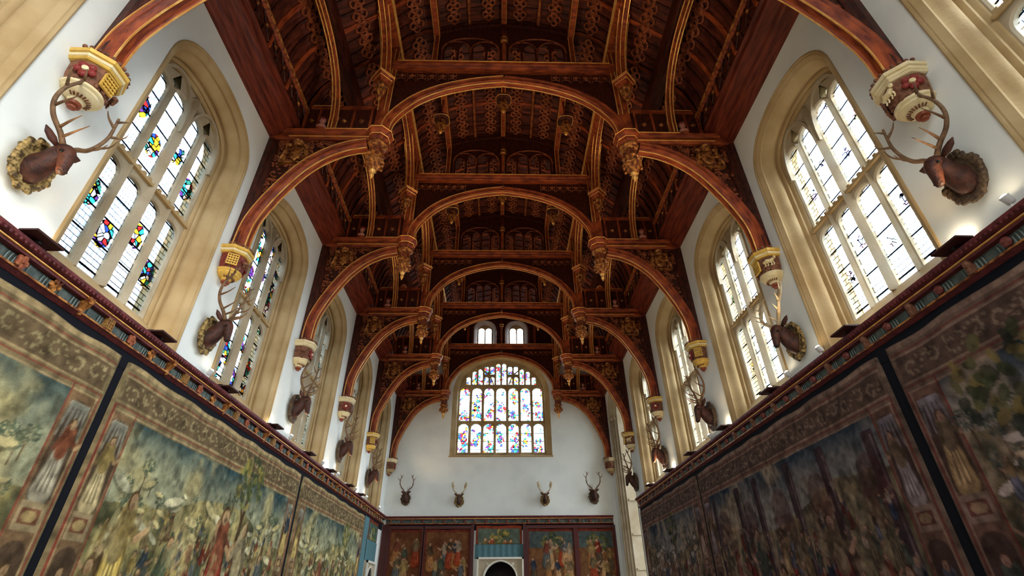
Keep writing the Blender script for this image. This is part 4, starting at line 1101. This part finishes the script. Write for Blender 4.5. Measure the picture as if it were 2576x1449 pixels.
def hang(c, name, M, label, cat, group=None, wav=.02, grid=1, mtl=None, scale=1.0, tint=(1,1,1)):
    nx, nz = c.nx, c.nz
    Y = wav*np.sin(c.X*2.6+.4)*np.clip((c.h-c.Z)/c.h+.25, 0, 1)+wav*.3*np.sin(c.X*7)+wav*1.35+.032
    Zt = c.Z + np.clip((c.Z-c.h+.5)/.5, 0, 1)*(-.015+.015*np.sin(c.X*4.3))
    V = np.stack([c.X, Y, Zt], -1).reshape(-1, 3); i = np.arange(nx-1)[:, None]*nz+np.arange(nz-1)[None]
    F = np.stack([i, i+1, i+nz+1, i+nz], -1).reshape(-1, 4)
    # thin cloth with a back and edges
    nb = len(V); Vb = V.copy(); Vb[:, 1] = .005 if wav > .01 else V[:, 1].min()-.012
    edge = list(range(0, nz))+[k*nz+nz-1 for k in range(1, nx)]+[(nx-1)*nz+k for k in range(nz-2, -1, -1)]+[k*nz for k in range(nx-2, 0, -1)]
    me = bpy.data.meshes.new(name); VV = np.concatenate([V, Vb[edge]])
    faces = F.tolist(); ne = len(edge)
    faces += [[edge[k], nb+k, nb+(k+1) % ne, edge[(k+1) % ne]] for k in range(ne)]+[[nb+k for k in range(ne)]]
    me.from_pydata(VV.tolist(), [], faces); me.materials.append(mtl or TAPM)
    ca = me.color_attributes.new('weave', 'FLOAT_COLOR', 'POINT'); col = np.ones((len(VV), 4)); cc = np.clip(c.C*np.array(tint)*scale, 0, 1).reshape(-1, 3); col[:nb, :3] = cc; col[nb:, :3] = cc[edge]
    ca.data.foreach_set('color', col.ravel().astype('f'))
    me.polygons.foreach_set('use_smooth', [True]*len(me.polygons))
    o = bpy.data.objects.new(name, me); COL.objects.link(o); o.matrix_world = M; tag(o, label, cat, group)
    return o
TH = 4.4; TZ = .55
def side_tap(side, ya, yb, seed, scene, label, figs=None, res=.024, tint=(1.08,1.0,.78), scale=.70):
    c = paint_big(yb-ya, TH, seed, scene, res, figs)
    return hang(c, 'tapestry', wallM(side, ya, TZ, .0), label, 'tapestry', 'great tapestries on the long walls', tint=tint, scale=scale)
# left wall (local x runs away from the viewer)
side_tap(-1, -.6, 7.28, 11, 'land', 'large tapestry at the left edge, cloudy sky and a robed figure in its border', [('f', 6.3, .9, 1.9, (.30,.05,.04)), ('f', 5.2, .7, 1.8, (.20,.20,.13))], .026)
side_tap(-1, 7.50, 15.70, 23, 'land', 'large tapestry midway along the left wall, figure in red beneath a tree',
         [('tree', 5.1, 1.9, 2.2), ('f', 4.55, .5, 2.5, (.26,.055,.04)), ('f', 5.45, .55, 2.25, (.26,.22,.14)), ('f', 1.35, .75, 2.0, (.58,.46,.18)), ('f', 2.6, .7, 1.5, (.34,.08,.06)), ('f', 6.6, .6, 1.6, (.28,.26,.14))])
side_tap(-1, 15.98, 24.1, 35, 'land', 'farthest large tapestry on the left wall, pale green landscape with crowds', [('tree', 5.6, 2.0, 1.8), ('f', 3.0, .6, 2.0, (.36,.10,.07)), ('f', 4.4, .6, 1.9, (.10,.14,.20))], .03)
# right wall
RT_SHADE = (.95, .76, .90)  # shade of the backlit wall put into the tapestry colours by tint and scale
side_tap(1, -.6, 7.0, 51, 'land', 'shade-tinted tapestry at the right edge with a blue grey sky and trees', [('tree', 6.0, 1.5, 2.4), ('f', 5.0, .6, 1.9, (.10,.13,.18))], .026, RT_SHADE, .46)
side_tap(1, 7.26, 15.92, 63, 'court', 'shade-tinted tapestry in the middle of the right wall with columns and a crowd', [('f', 2.6, .6, 1.9, (.25,.07,.06)), ('f', 5.6, .6, 2.0, (.16,.17,.22))], .026, RT_SHADE, .46)
side_tap(1, 16.08, 23.2, 77, 'land', 'shade-tinted tapestry farthest along the right wall, beside the pale stone opening', [('tree', 3.0, 1.8, 2.0), ('f', 4.5, .6, 1.8, (.30,.10,.05))], .03, RT_SHADE, .48)
# far wall: framed hangings
def paint_small(w, h, seed, sky):
    c = Canvas(w, h, .03); rr = random.Random(seed); X, Z = c.X, c.Z
    n = fbm(X, Z, 2.5, seed)[..., None]; base = np.array((.13,.055,.030)) if not sky else np.array((.15,.10,.055))
    c.C[:] = base*(1-n)+np.array((.26,.15,.075))*n
    c.C = np.where((Z > h-.9)[..., None] & np.array(bool(sky)), np.array((.10,.14,.14))*(1.2-n*.4), c.C)
    if sky: tree(c, w*.5, h-2.0, 1.8, rr)
    for row in range(4):
        for k in range(int(w*2.4)): figure(c, rr.uniform(.25, w-.25), h-1.5-row*.75-rr.uniform(0,.3), rr.uniform(.9,1.35), rr, rr.choice([(.34,.09,.04),(.38,.22,.09),(.12,.10,.07),(.46,.33,.18),(.14,.17,.17)]))
    c.rect(0, w, h-.14, h, (.20,.06,.04)); c.rect(0,.09,0,h,(.20,.07,.05)); c.rect(w-.09,w,0,h,(.20,.07,.05))
    c.C *= (.7+.6*fbm(X, Z, 8, seed+4)[..., None]); c.C = c.C**1.25*np.array((.95,.78,.72))
    return c
EX = [(-5.62,-3.96,91,0,'leftmost dark red tapestry on the far wall'),(-3.86,-1.52,92,0,'dark red figured tapestry just left of the far doorway'),(1.36,3.76,93,1,'green brown tapestry just right of the far doorway'),(3.90,5.82,94,1,'rightmost tapestry on the far wall, dark with a blue green sky')]
for xa, xb, sd, sk, lb in EX:
    c = paint_small(xb-xa, 4.3, sd, sk); o = hang(c, 'framed_tapestry', Matrix(((1,0,0,xa),(0,-1,0,Y1-.02),(0,0,1,.55),(0,0,0,1))), lb, 'tapestry', 'framed tapestries on the far wall', .004)
    # flipped normal is harmless; timber frame round the hanging
    f = MB(); w_ = xb-xa
    f.box(-.07, .03, -.0, .09, -.05, 4.42); f.box(w_-.03, w_+.07, -.0, .09, -.05, 4.42); f.box(-.07, w_+.07, -.0, .10, 4.30, 4.44); f.build('frame', FRAMER, o)
f = MB(); f.box(-6.05, -5.7, Y1-.06, Y1-.0, 0, 5.05); f.box(-6.05, 5.95, Y1-.045, Y1, .0, .5); trim(f, FRAMER)
trim(MB().box(-1.50, -1.36, Y1-.13, Y1, 0, 5.05).box(1.14, 1.28, Y1-.13, Y1, 0, 5.05), FRAMER)
c = paint_small(2.34, .86, 97, 1); hang(c, 'small_tapestry', Matrix(((1,0,0,-1.26),(0,-1,0,Y1-.02),(0,0,1,4.14),(0,0,0,1))), 'small gold and green tapestry high over the far doorway', 'tapestry', wav=.003, scale=1.7, tint=(1,.95,.75))
tc_ = MB(); 
rs = [[(x, Y1-.03-.012*math.sin(x*23), z), (x, Y1-.012, z)] for x in np.linspace(-1.28, 1.12, 49) for z in (0,)]
tc_.rings([[(x, Y1-.035-.010*math.sin(x*21), 3.5), (x, Y1-.035-.010*math.sin(x*21), 4.14), (x, Y1-.01, 4.14), (x, Y1-.01, 3.5)] for x in np.linspace(-1.30, 1.14, 60)])
tag(tc_.build('plain_hanging', TEAL), 'plain blue green cloth between the small tapestry and the far stone doorway', 'hanging')
# far doorway: square-headed stone frame with a four-centred arch
def doorway(hw, zt, arch, M, n, label_mat=STONEL):
    root = plate2d([[(-hw, 0), (-arch[-1], 0)] + [p_ for p_ in arch_outline(arch[0], 0, arch[1], arch[2], 16, 2.2, .10)[2:]][::-1] + [(arch[0], 0), (hw, 0), (hw, zt), (-hw, zt)]], .10, .0)
    root.v = [(x, y-.10, z) for x, y, z in root.v]
    d = root.build('door_%d' % n, label_mat); d.matrix_world = M; tag(d, kind='structure')
    m_ = MB(); ar = arch_outline(arch[0]+.04, 0, arch[1], arch[2]+.04, 16, 2.2, .10)[2:]
    m_.sweep([(x, -.11, z) for x, z in ar][::-1], (0,1,0), [(-.03,-.03),(.03,-.03),(.04,.03),(-.03,.03)])
    for x0, x1, z0, z1 in ((-hw,hw,zt-.09,zt),(-hw,-hw+.08,0,zt),(hw-.08,hw,0,zt)): m_.box(x0, x1, -.17, -.09, z0, z1)
    m_.build('label_moulding', WHITEP, d)
    for q in (-1, 1):
        s_ = MB(); s_.tube([(q*(arch[0]*.78)+.05*math.cos(t), -.11, arch[2]-.02+.05*math.sin(t)) for t in [2*PI*k/8 for k in range(9)]], .014, 4); s_.ball((q*arch[0]*.78,-.11,arch[2]-.02), .025, 6); s_.build('spandrel_rose', WHITEP, d)
    p_ = MB(); aw = arch[0]+.25
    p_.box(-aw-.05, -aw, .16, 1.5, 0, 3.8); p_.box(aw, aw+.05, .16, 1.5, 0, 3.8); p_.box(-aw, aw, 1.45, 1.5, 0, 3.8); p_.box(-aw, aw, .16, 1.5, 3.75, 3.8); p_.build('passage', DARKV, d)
    return d
doorway(1.16, 3.56, (.80, 2.55, 3.28, .80), Matrix(((1,0,0,-.02),(0,1,0,Y1),(0,0,1,0),(0,0,0,1))), 1)
# left far corner: small tapestry, blue cloth and doorway
dl = doorway(.85, 3.30, (.55, 2.35, 2.95, .55), Matrix(((0,-1,0,-HW),(1,0,0,26.15),(0,0,1,0),(0,0,0,1))), 2)
for ch in dl.children:
    if ch.name.startswith('passage'): bpy.data.objects.remove(ch)
MB().box(-.56,.56,-.06,-.01,0,3.05).build('door_leaf', DARKV, dl)
c = paint_small(1.9, .85, 98, 1); hang(c, 'small_tapestry', wallM(-1, 25.2, 4.15, 0), 'small olive tapestry over the doorway in the far left corner', 'tapestry', wav=.003, scale=1.5, tint=(.8,1,.85))
tag(MB().box(-HW, -HW+.02, 25.1, 27.3, 3.3, 4.14).build('plain_hanging', TEAL), 'plain blue green cloth over the doorway in the far left corner', 'hanging')
tag(MB().box(-HW, -HW+.02, 24.35, 25.2, .4, 5.0).build('plain_hanging', TEAL), 'narrow blue green strip of cloth past the last large tapestry on the left', 'hanging')
tag(MB().box(HW-.26, HW-.20, Y1-.10, Y1-.05, .3, 5.0).build('plain_hanging', TEAL), 'narrow blue cloth strip in the far right corner beside the rightmost tapestry', 'hanging')

# ================================================================== STAG HEADS
def antler_pts(kind, q):
    """main beam (x outwards, y forward, z up), tines"""
    if kind == 'palm':      # broad palmate-looking
        beam = [(.04,0,0),(.16,.03,.10),(.30,.06,.22),(.38,.05,.40),(.42,-.02,.60),(.44,-.08,.80)]
        t = [((.30,.06,.22),(.36,.20,.34)),((.38,.05,.40),(.50,.16,.52)),((.42,-.02,.60),(.56,.05,.74)),((.44,-.06,.70),(.36,-.16,.92)),((.10,.02,.05),(.16,.24,.14))]
    else:
        beam = [(.04,0,0),(.14,-.03,.14),(.30,-.08,.30),(.40,-.08,.50),(.42,-.02,.72),(.36,.04,.92),(.34,.05,1.06)]
        t = [((.10,-.02,.08),(.14,.18,.16),(.13,.30,.28)),((.18,-.04,.18),(.24,.14,.26),(.24,.24,.36)),((.36,-.08,.42),(.40,.10,.48),(.38,.20,.60)),((.42,-.02,.74),(.54,.06,.84),(.58,.08,.96)),((.37,.03,.88),(.28,-.04,1.0),(.24,-.08,1.12)),((.34,.05,.98),(.44,.12,1.10))]
    return [tuple(np.array(p)*(q,1,1)) for p in beam], [[tuple(np.array(p)*(q,1,1)) for p in tt] for tt in t]
def stag(kind='red', wreath=None, antm=None, down=0.0, seed=1):
    """local: y out of the wall, z up, x sideways; neck root at origin"""
    wreath = wreath or WREATH; antm = antm or ANTLER; rr = random.Random(seed)
    root = empty('stag_head')
    K = .66
    mb = MB(); mb.rings([[(.27*k*math.cos(t), y, .36*k*math.sin(t)) for t in [2*PI*i/18 for i in range(18)]] for y, k in ((0,1.0),(.05,1.0),(.08,.85))]); wr = mb.build('wall_plaque', wreath, root)
    mb = MB()
    for i in range(26):
        t = 2*PI*i/26; k = rr.uniform(.9,1.12); mb.ball((.26*k*math.cos(t), .07, .34*k*math.sin(t)), rr.uniform(.045,.07), 6, (1.2,.7,1.1))
    mb.build('carved_leaves', wreath, wr)
    # neck and head as one continuous surface: rings along a spine
    sp_ = [((0,.03,-.06),.185,.25),((0,.14,-.03),.165,.225),((0,.27,.05),.135,.185),((0,.38,.16),.118,.155),((0,.45,.24),.110,.135),((0,.53,.25),.112,.125),((0,.60,.19),.100,.112),((0,.645,.09-down),.080,.092),((0,.675,-.01-down),.066,.074),((0,.695,-.08-down),.062,.064),((0,.70,-.13-down),.045,.045)]
    P = catmull([p for p, a, b in sp_], 4); ra = np.interp(np.linspace(0,1,len(P)), np.linspace(0,1,len(sp_)), [a for p, a, b in sp_]); rb = np.interp(np.linspace(0,1,len(P)), np.linspace(0,1,len(sp_)), [b for p, a, b in sp_])
    rs = []
    for i, p in enumerate(P):
        t = nrm(P[min(i+1,len(P)-1)]-P[max(i-1,0)]); w = nrm(cross((1,0,0), t))
        rs.append([np.array((1,K,1))*p+np.array((1,0,0))*ra[i]*math.cos(a)+w*rb[i]*math.sin(a) for a in [2*PI*k/14 for k in range(14)]])
    hm = MB().rings(rs); hm.v = [(x, max(y, .015), z) for x, y, z in hm.v]; hm.build('neck_and_head', STAG, root, smooth=True)
    mb = MB(); mb.ball((0,.705*K,-.105-down), .054, 8, (1.1,.9,.9)); 
    for q in (-1, 1): mb.ball((q*.035,.705*K+.04,-.10-down), .014, 6)
    mb.build('muzzle', STAGD, root, smooth=True)
    for q in (-1, 1):
        MB().ball((q*.100,.60*K+.01,.185), .026, 8).build('eye', EYE, root, smooth=True)
        mb = MB(); mb.tube([(q*.09,.42*K,.30),(q*.17,.39*K,.35),(q*.26,.37*K,.40),(q*.32,.37*K,.44)], [.035,.068,.055,.008], 8, sq=.45); mb.build('ear', STAG, root, smooth=True)
        beam, tines = antler_pts(kind, q); off = np.array((q*.02,.48*K,.345))
        bp = catmull([np.array(p)+off for p in beam], 4)
        mb = MB(); mb.ball(bp[0], .052, 8, (1,1,.6)); mb.tube(bp, list(np.linspace(.040,.018,len(bp))) if kind != 'palm' else list(np.linspace(.042,.03,len(bp))), 7)
        for tt in tines:
            tp = catmull([np.array(p)+off for p in tt], 3) if len(tt) > 2 else [np.array(tt[0])+off, (np.array(tt[0])+np.array(tt[1]))/2+off, np.array(tt[1])+off]
            mb.tube(tp, list(np.linspace(.024,.005,len(tp))), 6)
        if kind == 'palm':
            pts = [np.array(p)+off for p in ((q*.36,.05,.36),(q*.40,.0,.55),(q*.43,-.06,.74))]
            mb.tube(pts, [.05,.10,.07], 8, sq=.3)
        mb.build('antler', antm, root, smooth=True)
    return root
st0 = stag('red', WREATH, ANTLER, 0, 1)
st1 = stag('red', WREATHD, ANTLER, .03, 2)
st2 = stag('palm', WREATH, ANTLERP, .0, 3)
def put_stag(proto, loc, yaw, sc, label):
    o = proto if not proto.get('placed') else copy_tree(proto)
    proto['placed'] = 1
    o.location = (loc[0]-math.copysign(.035, loc[0]) if abs(loc[0]) > 6 else loc[0], loc[1]-(.035 if loc[1] > 27 else 0), loc[2]); o.rotation_euler = (0,0,yaw); o.scale = (sc,)*3
    tag(o, label, 'mounted stag head', 'mounted stag heads')
    return o
put_stag(st0, (-HW, 4.58, 6.34), -PI/2, .95, 'brown stag head with gilt leaf wreath on the left wall, nearest the viewer')
put_stag(st0, (-HW, 9.12, 6.25), -PI/2, .98, 'brown stag head with gold wreath on the left wall between first and second windows')
put_stag(st1, (-HW, 14.0, 6.40), -PI/2, 1.0, 'stag head with dark plaque on the left wall between second and third windows')
put_stag(st1, (-HW, 18.9, 6.45), -PI/2, 1.0, 'stag head with spiky antlers on the left wall between third and fourth windows')
put_stag(st1, (-HW, 23.6, 6.45), -PI/2, 1.0, 'stag head farthest along the left wall, close to the far corner')
put_stag(st1, (HW, 4.55, 6.28), PI/2, .95, 'dark stag head with dark leaf wreath on the right wall, nearest the viewer')
put_stag(st2, (HW, 9.05, 6.12), PI/2, 1.0, 'stag head with pale broad antlers on the right wall in front of the second window')
put_stag(st1, (HW, 13.85, 6.10), PI/2, 1.0, 'stag head with long spread antlers on the right wall between second and third windows')
put_stag(st1, (HW, 18.6, 6.10), PI/2, 1.0, 'stag head on the right wall between third and fourth windows')
put_stag(st1, (HW, 23.2, 6.15), PI/2, .95, 'stag head on the right wall beside the tall pale stone opening')
for x, z, pr_, sc, lb in ((-5.0, 6.30, st1, .80, 'leftmost of the four stag heads on the far white wall, tall antlers'), (-2.2, 6.18, st2, .78, 'second stag head from the left on the far white wall, short antlers'),
                     (2.33, 6.22, st2, .76, 'third stag head from the left on the far white wall, short broad antlers'), (4.95, 6.34, st1, .86, 'rightmost of the four stag heads on the far white wall, tallest antlers')):
    put_stag(pr_, (x, Y1, z), PI, sc, lb)
for o in (st0, st1, st2): del o['placed']

# ================================================================== LAMPS ON THE CORNICE
def spot(kind):
    """local: y into the room, standing on the cornice"""
    if kind == 'spot':
        root = empty('spotlight')
        MB().tube([(0,0,0),(0,0,.09)], .012, 6).build('stalk', WHITEM, root)
        mb = MB(); mb.lathe([(.035,-.06),(.05,-.05),(.055,.05),(.06,.06),(.05,.055),(.045,.03)], (0,0,0), 14); mb.tf(Matrix.Translation((0,0,.14)) @ Matrix.Rotation(-.5, 4, 'X')); mb.build('housing', WHITEM, root, smooth=True)
        mb = MB(); mb.ball((0,0,0), .045, 10, (1,1,.7)); mb.tf(Matrix.Translation((0,.02,.185)) @ Matrix.Rotation(-.5, 4, 'X')); mb.build('lit_lens', LAMPG, root, smooth=True)
    else:
        root = empty('floodlight')
        MB().box(-.02,.02,-.04,.10,0,.04).build('bracket', BLACKM, root)
        mb = MB().box(-.22,.22,-.02,.22,.04,.072); mb.build('hood_flap', FLAP, root, bevel=.006)
        MB().box(-.14,.14,-.11,-.01,.03,.12).build('housing', BLACKM, root)
        MB().box(-.11,.11,-.10,-.03,.12,.128).build('lit_lens', LAMPG, root)
    return root
sp0, fl0 = spot('spot'), spot('flood'); us = {'s': False, 'f': False}
def add_lamp(kind, side, y, i, end=None):
    proto = sp0 if kind == 's' else fl0
    o = copy_tree(proto) if us[kind] else proto; us[kind] = True
    if end is None:
        o.matrix_world = Matrix(((0,-side,0,side*(HW-.14)),(1,0,0,y),(0,0,1,5.46),(0,0,0,1)))
    sn = 'left' if side < 0 else 'right'
    nth = ['nearest','second','third','fourth','fifth','sixth','seventh','eighth','ninth'][i]
    if kind == 's': tag(o, '%s small white spotlight standing on the %s cornice, counting away from the viewer' % (nth, sn), 'spotlight', 'spotlights on the cornices')
    else: tag(o, '%s dark floodlight with flat flap on the %s cornice, counting away from the viewer' % (nth, sn), 'floodlight', 'floodlights on the cornices')
    l = bpy.data.lights.new('lamp_glow', 'SPOT'); l.spot_size = math.radians(76 if kind == 's' else 120); l.spot_blend = .9; l.shadow_soft_size = .12
    l.color = (1,.70,.38); l.energy = (300 if kind == 's' else 22)*(.42 if y < 6 else .65 if y < 12 else .32)
    lo = bpy.data.objects.new('lamp_glow', l); COL.objects.link(lo)
    lo.location = (side*(HW-.32), y, 5.75)
    d = Vector((-side*.80, .12, 1.0)) if kind == 's' else Vector((-side*.20, 0, 1))
    lo.rotation_euler = d.to_track_quat('-Z', 'Y').to_euler()
for i, y in enumerate((4.30, 9.50, 14.1, 17.1, 18.9, 21.6, 23.5, 26.3)): add_lamp('s', -1, y, i)
for i, y in enumerate((5.05, 7.72, 10.2, 12.85, 15.6, 17.9, 20.4, 22.3)): add_lamp('f', -1, y, i)
for i, y in enumerate((4.25, 8.35, 9.55, 14.1, 18.6, 21.0)): add_lamp('s', 1, y, i)
for i, y in enumerate((5.05, 7.45, 10.3, 13.0, 15.7, 18.0, 20.6)): add_lamp('f', 1, y, i)
